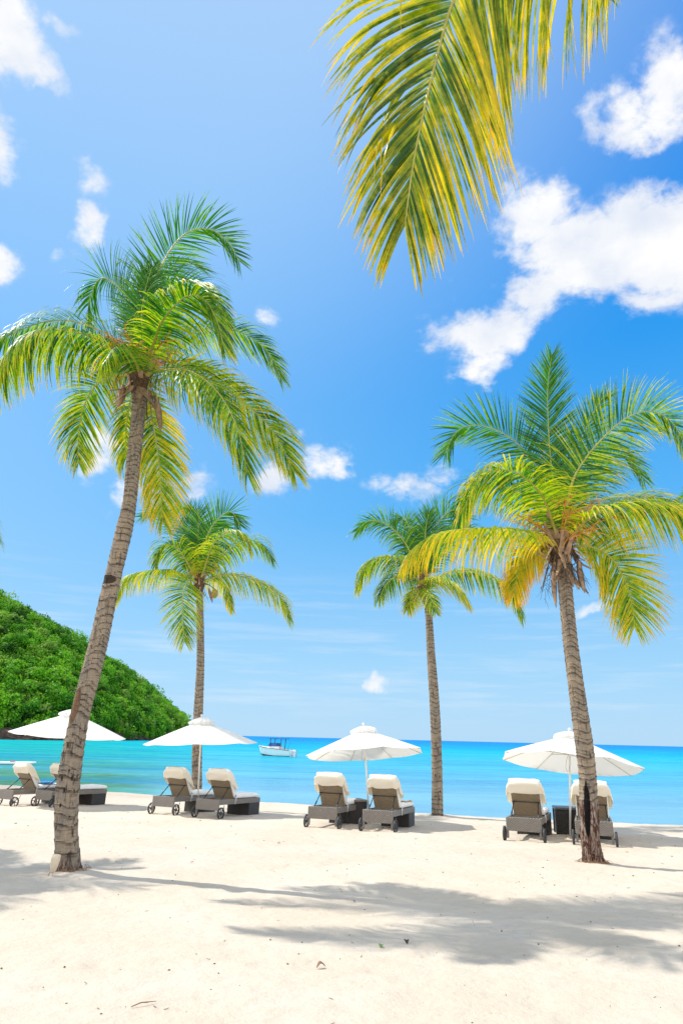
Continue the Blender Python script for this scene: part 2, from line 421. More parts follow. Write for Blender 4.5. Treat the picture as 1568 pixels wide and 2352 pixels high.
protos = [crown_pts(400, RNG) for _ in range(7)]
LV = []; LC = []
def add_crown(p, R_, Hh, tint, pr, q=.30):
    c_, d_ = protos[pr]; n = len(c_)
    ce = c_ * np.array([R_, R_, Hh]) + np.array(p)
    nrm_ = d_ + RNG.normal(0, .45, (n, 3)); nrm_ /= np.linalg.norm(nrm_, axis=1)[:, None]
    a = np.cross(nrm_, RNG.normal(size=(n, 3))); a /= np.linalg.norm(a, axis=1)[:, None]; b_ = np.cross(nrm_, a)
    s = q * RNG.uniform(.6, 1.35, n)[:, None]
    qv = np.stack([ce + a * s, ce + b_ * s * .8, ce - a * s, ce - b_ * s * .8], 1)
    LV.append(qv.reshape(-1, 3))
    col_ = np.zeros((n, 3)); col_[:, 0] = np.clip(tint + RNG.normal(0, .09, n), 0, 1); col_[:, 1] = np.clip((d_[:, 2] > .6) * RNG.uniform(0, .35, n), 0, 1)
    LC.append(np.repeat(col_, 4, 0))
cnt = 0
for i in range(4300):
    u = random.random(); v = random.random() ** .9 * .60
    p = hill_at(u, v)
    if abs(p.x / p.y) > .62 and random.random() < .75: continue
    if v < .006 * (1 + (1 - u)) * (.4 + random.random()): continue
    R_ = random.uniform(2.0, 4.6) * (.8 + .5 * (random.random() ** 4))
    R_ *= 1.25 if (abs(v - .5) < .06 and random.random() < .3) else 1
    tint = float(np.clip(.54 + 1.1 * fbm(np.array([p.x * .06]), np.array([p.y * .06 + p.z * .1]), 3, 77)[0] + random.gauss(0, .24), 0, 1))
    add_crown((p.x, p.y, p.z + R_ * .15 + 3.2 * random.random() ** 4), R_, R_ * random.uniform(.75, 1.15), tint, random.randrange(7), .115 * R_ ** .5 + .10); cnt += 1
LV_ = np.concatenate(LV); LC_ = np.concatenate(LC)
wood = mesh_obj('forest', LV_, np.arange(len(LV_)).reshape(-1, 4), m_wood, col=LC_, smooth=False)
tag(wood, 'dense green scrub wood covering the headland', 'wood', kind='stuff')
# dark rocky foot of the headland
m_rock, t, b = newmat('shore_rock')
P = t.add('ShaderNodeNewGeometry').outputs['Position']
n1 = t.noise(P, .35, 6, .65); n2 = t.noise(t.vmath('MULTIPLY', P, (1, 1, .3)), 1.1, 6, .7)
c = t.ramp(n1, [(.32, (.018, .012, .010)), (.46, (.09, .042, .032)), (.58, (.15, .085, .06)), (.72, (.30, .26, .23))])
c = t.mix(t.mr(n2, .5, .62), c, (.03, .045, .018))
t.l.new(c, b.inputs['Base Color']); b.inputs['Roughness'].default_value = .9
t.l.new(t.bump(n2, 1, 1.2), b.inputs['Normal'])
rv = []; NRX, NRZ = 900, 14
for i in range(NRX):
    u = i / (NRX - 1)
    base = hill_at(u, 0.0); bk = hill_at(u, .06)
    dirn = Vector((bk.x - base.x, bk.y - base.y, 0)).normalized()
    hgt = 3.9 - 1.3 * u
    for j in range(NRZ):
        s = j / (NRZ - 1)
        nn = float(fbm(np.array([base.x * .35]), np.array([base.y * .35 + s * 5]), 4, 31)[0]); n2_ = float(fbm(np.array([base.x * .08]), np.array([base.y * .08]), 2, 41)[0])
        off = -2.0 + s * 3.8 + nn * 3.4 + n2_ * 2
        rv.append(Vector((base.x, base.y, WATER_Z - .4 + s * hgt * (1 + 1.0 * n2_ + .5 * nn))) + dirn * off)
gi = (np.arange(NRX - 1)[:, None] * NRZ + np.arange(NRZ - 1)[None, :]).ravel()
rk = mesh_obj('rocky_shore', np.array([tuple(p) for p in rv]), np.stack([gi, gi + NRZ, gi + NRZ + 1, gi + 1], 1), m_rock, smooth=False)
tag(rk, 'dark red brown rock face at the foot of the headland', kind='structure')
mb = MB()
m_pale = simple('pale_rock', (.42, .38, .33), .9, nscale=1.5, noise=.35, bump=.6)
for (dx, s_) in ((0, 1.0), (1.6, .7), (-1.5, .6)):
    prof = [(.02, 1.0), (.5, .85), (.9, .5), (1.05, .1), (1.0, -.5)]
    mb.lathe([(r_ * 1.5 * s_ * random.uniform(.85, 1.15), z_ * 1.2 * s_) for r_, z_ in reversed(prof)], 11, Matrix.Translation((dx, 0, 0)) @ Matrix.Rotation(random.random() * 3, 4, 'Z'))
pr = mb.build('rock', m_pale); pr.location = on_water(263, 1701) ; pr.location.z = WATER_Z
tag(pr, 'small pale rock at the waterline below the headland', 'rock')

# ------------------------------------------------------------------ palm materials
def leaf_material(name, green_lo, green_hi, lime, yellow, brown):
    m, t, b = newmat(name)
    a = t.add('ShaderNodeAttribute', attribute_name='tint')
    s = t.add('ShaderNodeSeparateColor', ins={0: a.outputs['Color']})    # r random, g along leaflet, b age
    P = t.add('ShaderNodeNewGeometry').outputs['Position']
    nz = t.noise(P, 13, 6, .72)
    g = t.mix(s.outputs[0], green_lo, green_hi)
    yf = t.math('ADD', t.math('MULTIPLY', s.outputs[2], .95), t.math('MULTIPLY', t.math('SUBTRACT', s.outputs[0], .5), .55))
    yf = t.math('ADD', yf, t.math('MULTIPLY', t.math('SUBTRACT', nz, .5), 1.1))
    yf = t.math('ADD', yf, t.math('MULTIPLY', s.outputs[1], .28))
    c = t.mix(t.mr(yf, .30, .66), g, lime); c = t.mix(t.mr(yf, .62, 1.02), c, yellow)
    bf = t.math('ADD', t.math('MULTIPLY', s.outputs[1], .35), t.math('MULTIPLY', nz, .75)); bf = t.math('ADD', bf, t.math('MULTIPLY', s.outputs[2], .30))
    c = t.mix(t.mr(bf, .80, 1.02, 0, .8), c, brown)
    t.l.new(c, b.inputs['Base Color']); b.inputs['Roughness'].default_value = .46; b.inputs['Specular IOR Level'].default_value = .5
    tr = t.add('ShaderNodeBsdfTranslucent', ins={'Color': t.mix(1.0, c, (1.75, 1.6, .55), 'MULTIPLY')})
    mx = t.add('ShaderNodeMixShader', ins={0: .40, 1: b.outputs[0], 2: tr.outputs[0]})
    t.l.new(mx.outputs[0], t.n['Material Output'].inputs[0])
    return m
m_leaf = leaf_material('palm_leaf', (.010, .095, .004), (.065, .29, .006), (.27, .43, .006), (.72, .55, .008), (.62, .25, .015))
m_leafnear = leaf_material('palm_leaf_near', (.022, .085, .004), (.10, .23, .004), (.33, .36, .006), (.82, .60, .008), (.50, .15, .012))
m_midrib = simple('palm_midrib', (.38, .36, .06), .45, noise=.25, nscale=8)
m_husk = simple('palm_husk', (.36, .235, .15), .85, noise=.5, nscale=9, bump=.6)
m_fibre = simple('palm_fibre', (.11, .062, .035), .95, noise=.6, nscale=22, bump=1)
m_stalk = simple('flower_stalk', (.62, .28, .035), .6, noise=.3, nscale=12)
m_dry = simple('dry_stalk', (.10, .07, .05), .9, noise=.3, nscale=12)
m_nut = simple('coconut', (.34, .26, .03), .5, noise=.35, nscale=9)

def trunk_material(name, rough_h=0.0, scars=(), seed=0.0, warm=0.0):
    m, t, b = newmat(name)
    uvn = t.add('ShaderNodeUVMap').outputs[0]
    at_ = t.add('ShaderNodeAttribute', attribute_name='tint'); s = t.add('ShaderNodeSeparateColor', ins={0: at_.outputs['Color']})
    P = t.vmath('ADD', t.add('ShaderNodeTexCoord').outputs['Object'], (seed, seed, seed))
    su = t.add('ShaderNodeSeparateXYZ', ins={0: uvn}); V = su.outputs[1]
    fib = t.noise(t.vmath('MULTIPLY', P, (44, 44, 5)), 1.0, 5, .65)
    cr = t.noise(t.vmath('MULTIPLY', P, (20, 20, 3.2)), 1.0, 4, .7)
    bl = t.noise(t.vmath('MULTIPLY', P, (5, 5, 3)), 1.0, 5, .6)
    hz = t.noise(t.vmath('MULTIPLY', P, (5, 5, 60)), 1.0, 5, .6)
    c = t.mix(t.mr(bl, .38, .62), (.335, .26, .185), (.21, .185, .155))
    c = t.mix(t.mr(fib, .40, .70, 0, .65), c, (.45, .355, .25))
    c = t.mix(t.mr(hz, .52, .68, 0, .60), c, (.16, .115, .08))
    low_ = t.mr(V, 3.2, 1.2, .18, 1)
    c = t.mix(t.math('MULTIPLY', t.mr(cr, .575, .66, 0, .85), low_), c, (.045, .03, .02))
    ring = t.mr(t.math('ADD', s.outputs[0], t.math('MULTIPLY', t.math('SUBTRACT', hz, .5), .9)), .62, .98, 0, 1)
    c = t.mix(t.math('MULTIPLY', ring, t.mr(bl, .30, .50, .45, 1)), c, (.075, .052, .038))
    pit = t.math('MULTIPLY', t.mr(t.voro(t.vmath('MULTIPLY', P, (17, 17, 5.5)), 1.0), .27, .14), t.math('MULTIPLY', t.mr(t.noise(P, 5, 3), .48, .56), low_))
    c = t.mix(pit, c, (.025, .016, .012))
    hgt = t.math('SUBTRACT', t.math('MULTIPLY', fib, .5), t.math('ADD', t.math('MULTIPLY', pit, .9), t.mr(cr, .585, .66, 0, .6)))
    hgt = t.math('SUBTRACT', hgt, t.math('MULTIPLY', ring, .5)); hgt = t.math('ADD', hgt, t.math('MULTIPLY', hz, .5))
    if rough_h > 0:
        zone = t.mr(t.math('ADD', V, t.math('MULTIPLY', t.math('SUBTRACT', bl, .5), .5)), rough_h + .06, rough_h - .06)
        r1 = t.noise(t.vmath('MULTIPLY', P, (26, 26, 7)), 1.0, 6, .7, .8)
        rc = t.ramp(r1, [(.36, (.035, .016, .012)), (.47, (.14, .06, .04)), (.55, (.38, .28, .22)), (.68, (.64, .58, .52))])
        c = t.mix(zone, c, rc); hgt = t.math('ADD', hgt, t.math('MULTIPLY', t.math('MULTIPLY', r1, zone), 3.0))
    for (u0, v0, ru, rv_, cc_) in scars:
        dd = t.vmath('LENGTH', t.vmath('MULTIPLY', t.vmath('SUBTRACT', uvn, (u0, v0, 0)), (1 / ru, 1 / rv_, 0)))
        dd = t.math('ADD', dd, t.math('MULTIPLY', t.math('SUBTRACT', bl, .5), .9)); mk = t.mr(dd, 1.05, .9)
        c = t.mix(mk, c, cc_); hgt = t.math('SUBTRACT', hgt, t.math('MULTIPLY', mk, .8))
    t.l.new(c, b.inputs['Base Color']); b.inputs['Roughness'].default_value = .88; b.inputs['Specular IOR Level'].default_value = .2
    t.l.new(t.bump(hgt, 1.0, .030), b.inputs['Normal'])
    return m

def catmull(pts, n):
    """dense points along a Catmull-Rom curve through rows of pts"""
    P_ = np.asarray(pts, float); P_ = np.vstack([2 * P_[0] - P_[1], P_, 2 * P_[-1] - P_[-2]]); k = len(P_) - 3
    u = np.linspace(0, k - 1e-9, n); i = u.astype(int); f_ = (u - i)[:, None]
    a, b_, c_, d_ = P_[i], P_[i + 1], P_[i + 2], P_[i + 3]
    return .5 * ((2 * b_) + (c_ - a) * f_ + (2 * a - 5 * b_ + 4 * c_ - d_) * f_ ** 2 + (3 * b_ - 3 * c_ + d_ - a) * f_ ** 3)

def build_trunk(keys, parent, mat, seed=1, nring=420, na=48, flare=0.0, rough_h=0.0):
    """keys: rows (x, y, z, radius) from the foot up, in the parent's space"""
    d = catmull(keys, 200); L = np.concatenate([[0], np.cumsum(np.linalg.norm(np.diff(d[:, :3], axis=0), axis=1))])
    tot = L[-1]; vv = np.linspace(0, tot, nring)
    C_ = np.stack([np.interp(vv, L, d[:, k]) for k in range(3)], 1); R_ = np.interp(vv, L, d[:, 3])
    rng = np.random.default_rng(seed)
    # ring edges: wide apart low on the trunk, close near the crown
    edges = [0.0]
    while edges[-1] < tot: 
        f_ = edges[-1] / tot; edges.append(edges[-1] + (.125 * (1 - f_) + .05 * f_) * rng.choice([rng.uniform(.4, .8), rng.uniform(.8, 1.3), rng.uniform(1.2, 1.9)]))
    edges = np.array(edges)
    th = 2 * PI * np.arange(na) / na
    verts = []; col_ = []; uvs = []
    for i in range(nring):
        wob = .026 * np.sin(th * 2 + seed + vv[i] * 1.7) + .016 * np.sin(th * 3 + i * .01 + seed)
        ve = vv[i] + wob + .02 * fbm(np.cos(th) * 2 + 9, np.full(na, vv[i] * 3), 2, seed)
        k = np.clip(np.searchsorted(edges, ve) - 1, 0, len(edges) - 2); ph = (ve - edges[k]) / (edges[k + 1] - edges[k]); ph = np.clip(ph, 0, 1)
        step = .065 * (ph ** 2) - .03
        lump = .10 * fbm(np.cos(th) * 1.3 + seed, np.sin(th) * 1.3 + vv[i] * 1.1, 3, seed + 3)
        rgh = .0
        if rough_h > 0 and vv[i] < rough_h + .1: rgh = .22 * fbm(np.cos(th) * 4 + 3, np.sin(th) * 4 + vv[i] * 4, 3, seed + 8) + .05
        fl = 1 + flare * math.exp(-vv[i] / .12) * (1 + .35 * np.sin(th * 5 + seed) + .25 * np.sin(th * 9))
        r_ = R_[i] * (1 + step + lump + rgh) * fl
        # angle 0 at the back (+y) so that the seam is out of sight
        verts.append(np.stack([C_[i, 0] + r_ * np.sin(th), C_[i, 1] + r_ * np.cos(th), np.full(na, C_[i, 2])], 1))
        col_.append(np.stack([ph, np.full(na, vv[i] / tot), np.zeros(na)], 1)); uvs.append(np.stack([th / (2 * PI), np.full(na, vv[i])], 1))
    V_ = np.concatenate(verts); 
    a = np.arange(nring - 1)[:, None] * na; k = np.arange(na)[None, :]; k2 = (k + 1) % na
    F_ = np.stack([(a + k), (a + na + k), (a + na + k2), (a + k2)], 2).reshape(-1, 4)
    return mesh_obj('trunk', V_, F_, mat, parent, True, uv=np.concatenate(uvs), col=np.concatenate(col_))

WIND = np.array([.10, .02, 0.])
VIEWD = {}
def frond(parent, pts, leaf=.75, n=78, age=.3, face=.4, droop=.6, tw=0., mat=None, wid=.019, start=.12, seed=0, segs=6, curl=1.0, rib=.020, messy=1.0, origin=(0, 0, 0), fold=False, tip=.42, ts=.6, spr=62):
    """one pinnate leaf: pts are points along the midrib in the parent's space"""
    rng = np.random.default_rng(seed + 100)
    mat = mat or m_leaf
    if mat is m_leaf: leaf *= 1.20; n = int(n * 1.6); wid *= .84
    nn = 60
    C_ = catmull(pts, nn); seg = np.linalg.norm(np.diff(C_, axis=0), axis=1); L = np.concatenate([[0], np.cumsum(seg)]); tot = L[-1]
    Tn = np.gradient(C_, axis=0); Tn /= np.linalg.norm(Tn, axis=1)[:, None]
    wp = C_ + np.array(origin) - np.array([0, 0, EYE]); vd = wp / np.linalg.norm(wp, axis=1)[:, None]
    up = np.array([0, 0, 1.0]); S = np.cross(Tn, up)
    # where the midrib is upright or hanging, keep the side vector of its spread part
    hor = np.linalg.norm(S, axis=1); k0 = int(np.argmax(hor)); ref = S[k0] / max(hor[k0], 1e-6)
    S = S + ref * .35 * np.sign((S @ ref) + 1e-6)[:, None] * (1 - hor)[:, None]
    S /= np.linalg.norm(S, axis=1)[:, None] + 1e-9
    Sc = np.cross(Tn, vd); Sc /= np.linalg.norm(Sc, axis=1)[:, None] + 1e-9
    sg = np.sign(np.sum(S[nn // 2] * Sc[nn // 2])) or 1
    S = S * (1 - face) + Sc * sg * face; S -= Tn * np.sum(S * Tn, 1)[:, None]; S /= np.linalg.norm(S, axis=1)[:, None] + 1e-9
    N = np.cross(S, Tn); N *= np.sign(N[:, 2] + N[nn // 2, 2] * .5 + 1e-6)[:, None] if False else 1
    if N[nn // 3, 2] < 0: N = -N
    twr = np.radians(tw) * np.linspace(.3, 1, nn)[:, None]
    S, N = S * np.cos(twr) + N * np.sin(twr), N * np.cos(twr) - S * np.sin(twr)
    V_ = []; F_ = []; K_ = []; base = 0
    cols = 3 if fold else 2
    for side in (-1, 1):
        for j in range(n):
            f_ = start + (1 - start) * ((j + rng.uniform(-.25, .25)) / n); f_ = min(max(f_, start), .999)
            s = f_ * tot; i = np.searchsorted(L, s) - 1; i = min(max(i, 0), nn - 2); w_ = (s - L[i]) / seg[i]
            c0 = C_[i] * (1 - w_) + C_[i + 1] * w_; t0 = Tn[i]; s0 = S[i] * side; n0 = N[i]
            x = (f_ - start) / (1 - start)
            ln = leaf * (min(1, .45 + x * 2.6)) * (1 - (1 - tip) * (max(0, x - ts) / (1 - ts)) ** 1.3) * rng.uniform(.86, 1.06)
            ang = math.radians(spr - (spr - 22) * x ** 1.7 + rng.normal(0, 4.5 * messy))
            d = s0 * math.sin(ang) + t0 * math.cos(ang) + n0 * (.16 + rng.normal(0, .07) * messy)
            d = d + np.array([0, 0, -1.0]) * max(0, droop - .42) * 1.15
            d /= np.linalg.norm(d)
            dr = droop * (1.0 if droop < .45 else 1.45) * (rng.uniform(.75, 1.3)) * (1 + (rng.random() < .09 * messy) * 1.5)
            sl_ = ln / segs; p = c0.copy(); wmax = wid * (.75 + .25 * min(1, x * 5)) * (1 - .35 * x) * rng.uniform(.85, 1.15)
            rnd = rng.random(); prev = None
            for k in range(segs + 1):
                q_ = k / segs
                wdir = t0 - d * np.dot(t0, d); wdir /= np.linalg.norm(wdir) + 1e-9
                ww = wmax * (min(1, .45 + q_ * 3.5)) * (1 - q_ ** 2.2) + .0008
                if fold:
                    nr = np.cross(wdir, d); V_ += [p - wdir * ww, p + nr * ww * .45, p + wdir * ww]
                else: V_ += [p - wdir * ww, p + wdir * ww]
                K_ += [(rnd, q_, age)] * cols
                if k < segs:
                    g_ = (np.array([0, 0, -1.0]) + WIND * curl) * dr * sl_ / leaf * (1.1 + 1.6 * q_)
                    p = p + d * sl_; d = d + g_; d /= np.linalg.norm(d)
            for k in range(segs):
                a = base + k * cols
                for cidx in range(cols - 1): F_.append((a + cidx, a + cidx + 1, a + cols + cidx + 1, a + cols + cidx))
            base += (segs + 1) * cols
    fr = mesh_obj('frond', np.array(V_), np.array(F_), mat, parent, True, col=np.array(K_))
    mb = MB(); rr = [rib * (1.7 - 1.6 * min(1, k / nn * 2.2)) if k < nn * .2 else rib * (1.0 - .85 * k / nn) for k in range(0, nn, 2)] + [rib * .1]
    mb.tube([C_[k] for k in range(0, nn, 2)] + [C_[-1]], rr, 6)
    mb.build('midrib', m_midrib, fr, True)
    return fr

def crown_base(root, c, r, seed=0, stalks=14, spathes=(), dry=10, husk_n=26, hang=1.0, sc_=1.0):
    """husks, fibre and flower stalks under the fronds; c in the root's space"""
    rng = random.Random(seed); c = Vector(c)
    mb = MB(); mb.lathe([(r * .9, -.30), (r * 1.25, -.20), (r * 1.55, -.02), (r * 1.7, .15), (r * 1.1, .34), (r * .5, .46)], 14, Matrix.Translation(c))
    fo = mb.build('fibre_sheath', m_fibre, root, True)
    mb = MB()
    for i in range(husk_n):
        a = rng.random() * 2 * PI; z0 = rng.uniform(-.26, .22) * sc_; rr = r * (1.15 + .5 * (z0 + .2)) ; ln = rng.uniform(.16, .38) * sc_; wd = rng.uniform(.035, .075) * sc_
        er = Vector((math.cos(a), math.sin(a), 0)); et = Vector((-math.sin(a), math.cos(a), 0))
        sgn = rng.choice((1, 1, -1)); vs = []; n_ = 5
        for k in range(n_ + 1):
            q_ = k / n_; pz = z0 + sgn * ln * q_; pr_ = rr + (.10 * q_ + .12 * q_ * q_) * sc_ * rng.uniform(.8, 1.2); w_ = wd * (1 - .75 * q_)
            for (s_, o_) in ((-1, 0), (0, .35), (1, 0)):
                vs.append(c + er * (pr_ + o_ * w_ * .6) + et * (s_ * w_ + .3 * ln * q_ * math.sin(i)) + Vector((0, 0, pz)))
        fs = []
        for k in range(n_):
            for s_ in range(2): a_ = k * 3 + s_; fs.append((a_, a_ + 1, a_ + 4, a_ + 3))
        # give the husk a thickness
        nb = len(vs); vs2 = [v - er * .008 for v in vs]; fs2 = [tuple(reversed([x + nb for x in f])) for f in fs]
        mb.addv(vs + vs2, fs + fs2)
    mb.build('husk', m_husk, root, False)
    mb = MB()
    for i in range(stalks):
        a = rng.random() * 2 * PI; e = rng.uniform(.1, 1.2); ln = rng.uniform(.4, .85) * sc_
        d = Vector((math.cos(a) * math.cos(e), math.sin(a) * math.cos(e), math.sin(e))); p0 = c + Vector((0, 0, .12)) + d * r
        pts = [p0 + d * ln * q_ - Vector((0, 0, .25 * ln * q_ * q_)) for q_ in (0, .33, .66, 1)]
        mb.tube(pts, [.015, .013, .009, .005], 5)
        for j in range(9):
            q_ = rng.uniform(.3, 1); b0 = p0 + d * ln * q_ - Vector((0, 0, .25 * ln * q_ * q_)); d2 = (d + Vector((rng.uniform(-1, 1), rng.uniform(-1, 1), rng.uniform(-.9, .7)))).normalized()
            l2 = rng.uniform(.10, .26) * sc_; mb.tube([b0, b0 + d2 * l2 * .5, b0 + d2 * l2 - Vector((0, 0, .04))], [.008, .007, .004], 4)
    mb.build('flower_stalks', m_stalk, root, True)
    if dry:
        mb = MB()
        for i in range(dry):
            a = rng.random() * 2 * PI; ln = rng.uniform(.3, .6) * sc_; er = Vector((math.cos(a), math.sin(a), 0))
            p0 = c + er * r * 1.5 + Vector((0, 0, -.05)); pts = [p0 + er * (.18 * q_) * sc_ + Vector((0, 0, -ln * q_)) for q_ in (0, .35, .7, 1)]
            mb.tube(pts, [.008, .007, .005, .002], 5)
            for j in range(6):
                q_ = rng.uniform(.3, 1); b0 = p0 + er * .18 * q_ + Vector((0, 0, -ln * q_)); d2 = Vector((rng.uniform(-1, 1), rng.uniform(-1, 1), rng.uniform(-1.2, .1))).normalized()
                mb.tube([b0, b0 + d2 * .11, b0 + d2 * .2 + Vector((0, 0, -.05))], [.004, .003, .0015], 4)
        mb.build('dry_stalks', m_dry, root, True)
    for (pp, dd, ln, wd) in spathes:
        dd = Vector(dd).normalized(); pp = Vector(pp); side = dd.cross(Vector((0, 1, 0.1))).normalized(); nn_ = side.cross(dd)
        vs = []; fs = []; n_ = 8
        for k in range(n_ + 1):
            q_ = k / n_; w_ = wd * math.sin(PI * min(1, .12 + q_ * .88)) ** .8 + .002; ce = pp + dd * ln * q_ + nn_ * .10 * ln * math.sin(q_ * 3)
            for s_, o_ in ((-1, 0), (0, -.6), (1, 0), (0, -.45)): vs.append(ce + side * s_ * w_ + nn_ * o_ * w_)
        for k in range(n_):
            for s_ in range(4): fs.append((k * 4 + s_, k * 4 + (s_ + 1) % 4, (k + 1) * 4 + (s_ + 1) % 4, (k + 1) * 4 + s_))
        mesh_obj('spathe', vs, fs, m_husk, root, True)

def palm(label, Yb, Yt, keys, fronds, tmat, seed, flare=.3, rough_h=0., group=None, lw=.019, leaf=.75, nleaf=78, crown=None, rib=.02, wind=1.5):
    """keys: (px, py, width in photo pixels) from the foot up; the trunk leans from depth Yb to Yt"""
    n = len(keys); pts = []
    y0, y1 = keys[0][1], keys[-1][1]
    for (px, py, wpx) in keys:
        f_ = (y0 - py) / (y0 - y1); Yd = Yb + (Yt - Yb) * f_; p = at_y(px, py, Yd); pts.append((p, wpx * depth_of(p) / 1568 / 2))
    b0 = pts[0][0]; gz = sandz(b0.x, b0.y); root = empty('coconut_palm', (b0.x, b0.y, gz)); tag(root, label, 'palm tree', group)
    O = Vector((b0.x, b0.y, gz))
    rows = [(p.x - O.x, p.y - O.y, p.z - O.z, r_) for p, r_ in pts]
    rows[0] = (rows[0][0], rows[0][1], -.12, rows[0][3])
    build_trunk(rows, root, tmat, seed, flare=flare, rough_h=rough_h)
    ctr = pts[-1][0]
    for i, fd in enumerate(fronds):
        kp, opt = fd; opt = dict(opt, curl=wind)
        P_ = [tuple(ctr + Vector((0, 0, .05)) - O)] if opt.pop('c', True) else []
        for (px, py, dy) in kp: P_.append(tuple(at_y(px, py, Yt + dy) - O))
        o_ = dict(leaf=leaf, n=nleaf, wid=lw, seed=seed * 50 + i, origin=tuple(O), rib=rib); o_.update(opt)
        frond(root, P_, **o_)
    return root, O, ctr, pts[-1][1]

# ------------------------------------------------------------------ the palms
mt1 = trunk_material('trunk_bark_leaning', rough_h=.26, scars=((.55, 4.15, .17, .075, (.06, .042, .03)), (.57, 2.25, .08, .26, (.20, .115, .065)), (.46, .12, .14, .06, (.28, .18, .08))), seed=0)
G = 'coconut palms on the beach'
r1, O1, c1, rr1 = palm('tall leaning coconut palm at the left with ringed trunk, garden spotlight at its foot', 10.25, 10.35,
    [(158, 2006, 60), (156, 1985, 56), (152, 1900, 52), (155, 1818, 53), (165, 1745, 49), (182, 1650, 44), (204, 1565, 44), (229, 1467, 42), (245, 1390, 40), (261, 1318, 37), (275, 1260, 37), (286, 1212, 37), (298, 1150, 31), (306, 1064, 31), (315, 980, 31), (320, 912, 31), (322, 868, 34)],
    [
     ([(341, 698, .5), (377, 598, .6), (423, 538, .6), (478, 525, .5), (523, 555, .4), (550, 600, .3)], dict(age=.12, face=.85, droop=.22, tw=-10, leaf=.78)),
     ([(345, 700, .9), (400, 650, 1.2), (460, 655, 1.4), (500, 690, 1.4), (522, 745, 1.4)], dict(age=.05, face=.5, droop=.6)),
     ([(352, 790, -.5), (368, 745, -.9), (395, 708, -1.2), (430, 680, -1.5), (468, 685, -1.7), (498, 735, -1.8), (515, 800, -1.8)], dict(age=.40, face=.55, droop=.7, leaf=.8)),
     ([(322, 760, .4), (295, 690, .8), (262, 650, 1.0), (228, 640, 1.1), (205, 690, 1.1), (200, 745, 1.1)], dict(age=.08, face=.5, droop=.5)),
     ([(262, 800, -.6), (200, 770, -1.0), (137, 757, -1.2), (70, 775, -1.3), (10, 835, -1.3), (-20, 900, -1.3)], dict(age=.42, face=.35, droop=.95, leaf=.85)),
     ([(262, 780, .3), (195, 745, .5), (130, 735, .6), (60, 752, .6), (-10, 790, .5), (-60, 850, .4)], dict(age=.3, face=.4, droop=.8)),
     ([(262, 862, .3), (220, 885, .7), (192, 935, 1.0), (180, 1000, 1.1), (180, 1065, 1.1)], dict(age=.5, face=.7, droop=.45, leaf=.7)),
     ([(345, 930, .5), (356, 1000, .7), (366, 1070, .8), (370, 1140, .8), (374, 1200, .8)], dict(age=.66, face=.95, droop=.5, leaf=.72)),
     ([(380, 850, -.6), (430, 850, -1.0), (480, 880, -1.3), (520, 930, -1.5), (550, 1000, -1.6), (568, 1090, -1.6)], dict(age=.45, face=.5, droop=.8, leaf=.85)),
     ([(400, 848, -.1), (480, 870, -.1), (555, 920, 0), (615, 975, 0), (650, 1030, 0), (676, 1085, 0)], dict(age=.52, face=.6, droop=.62, leaf=.8)),
     ([(390, 800, .8), (440, 765, 1.2), (500, 754, 1.5), (565, 768, 1.7), (618, 812, 1.8), (648, 872, 1.8)], dict(age=.3, face=.45, droop=.55, leaf=.7)),
     ([(338, 770, 1.0), (350, 690, 1.5), (375, 630, 1.9), (420, 600, 2.2), (470, 620, 2.4)], dict(age=.05, face=.5, droop=.5)),
     ([(330, 790, .2), (325, 720, .3), (335, 660, .4), (350, 610, .5)], dict(age=.02, face=.6, droop=.15, leaf=.55)),
     ([(300, 920, .9), (290, 980, 1.3), (290, 1040, 1.5), (300, 1100, 1.5)], dict(age=.6, face=.6, droop=.6, leaf=.6)),
     ([(310, 830, -.7), (285, 800, -1.3), (262, 800, -1.8), (240, 830, -2.1)], dict(age=.35, face=.4, droop=.8, leaf=.7)),
    ], mt1, 1, flare=.34, leaf=.75, wind=5.0)
k1 = c1 - O1
crown_base(r1, k1, rr1, 3, 30, (((k1.x - .1, k1.y - .1, k1.z + .15), (-.55, -.2, 1), .62, .055), ((k1.x + .32, k1.y - .1, k1.z - .35), (.25, -.1, -1), .75, .05), ((k1.x - .22, k1.y - .15, k1.z - .22), (-.1, 0, -1), .42, .07)), 8, 30, sc_=1.2)

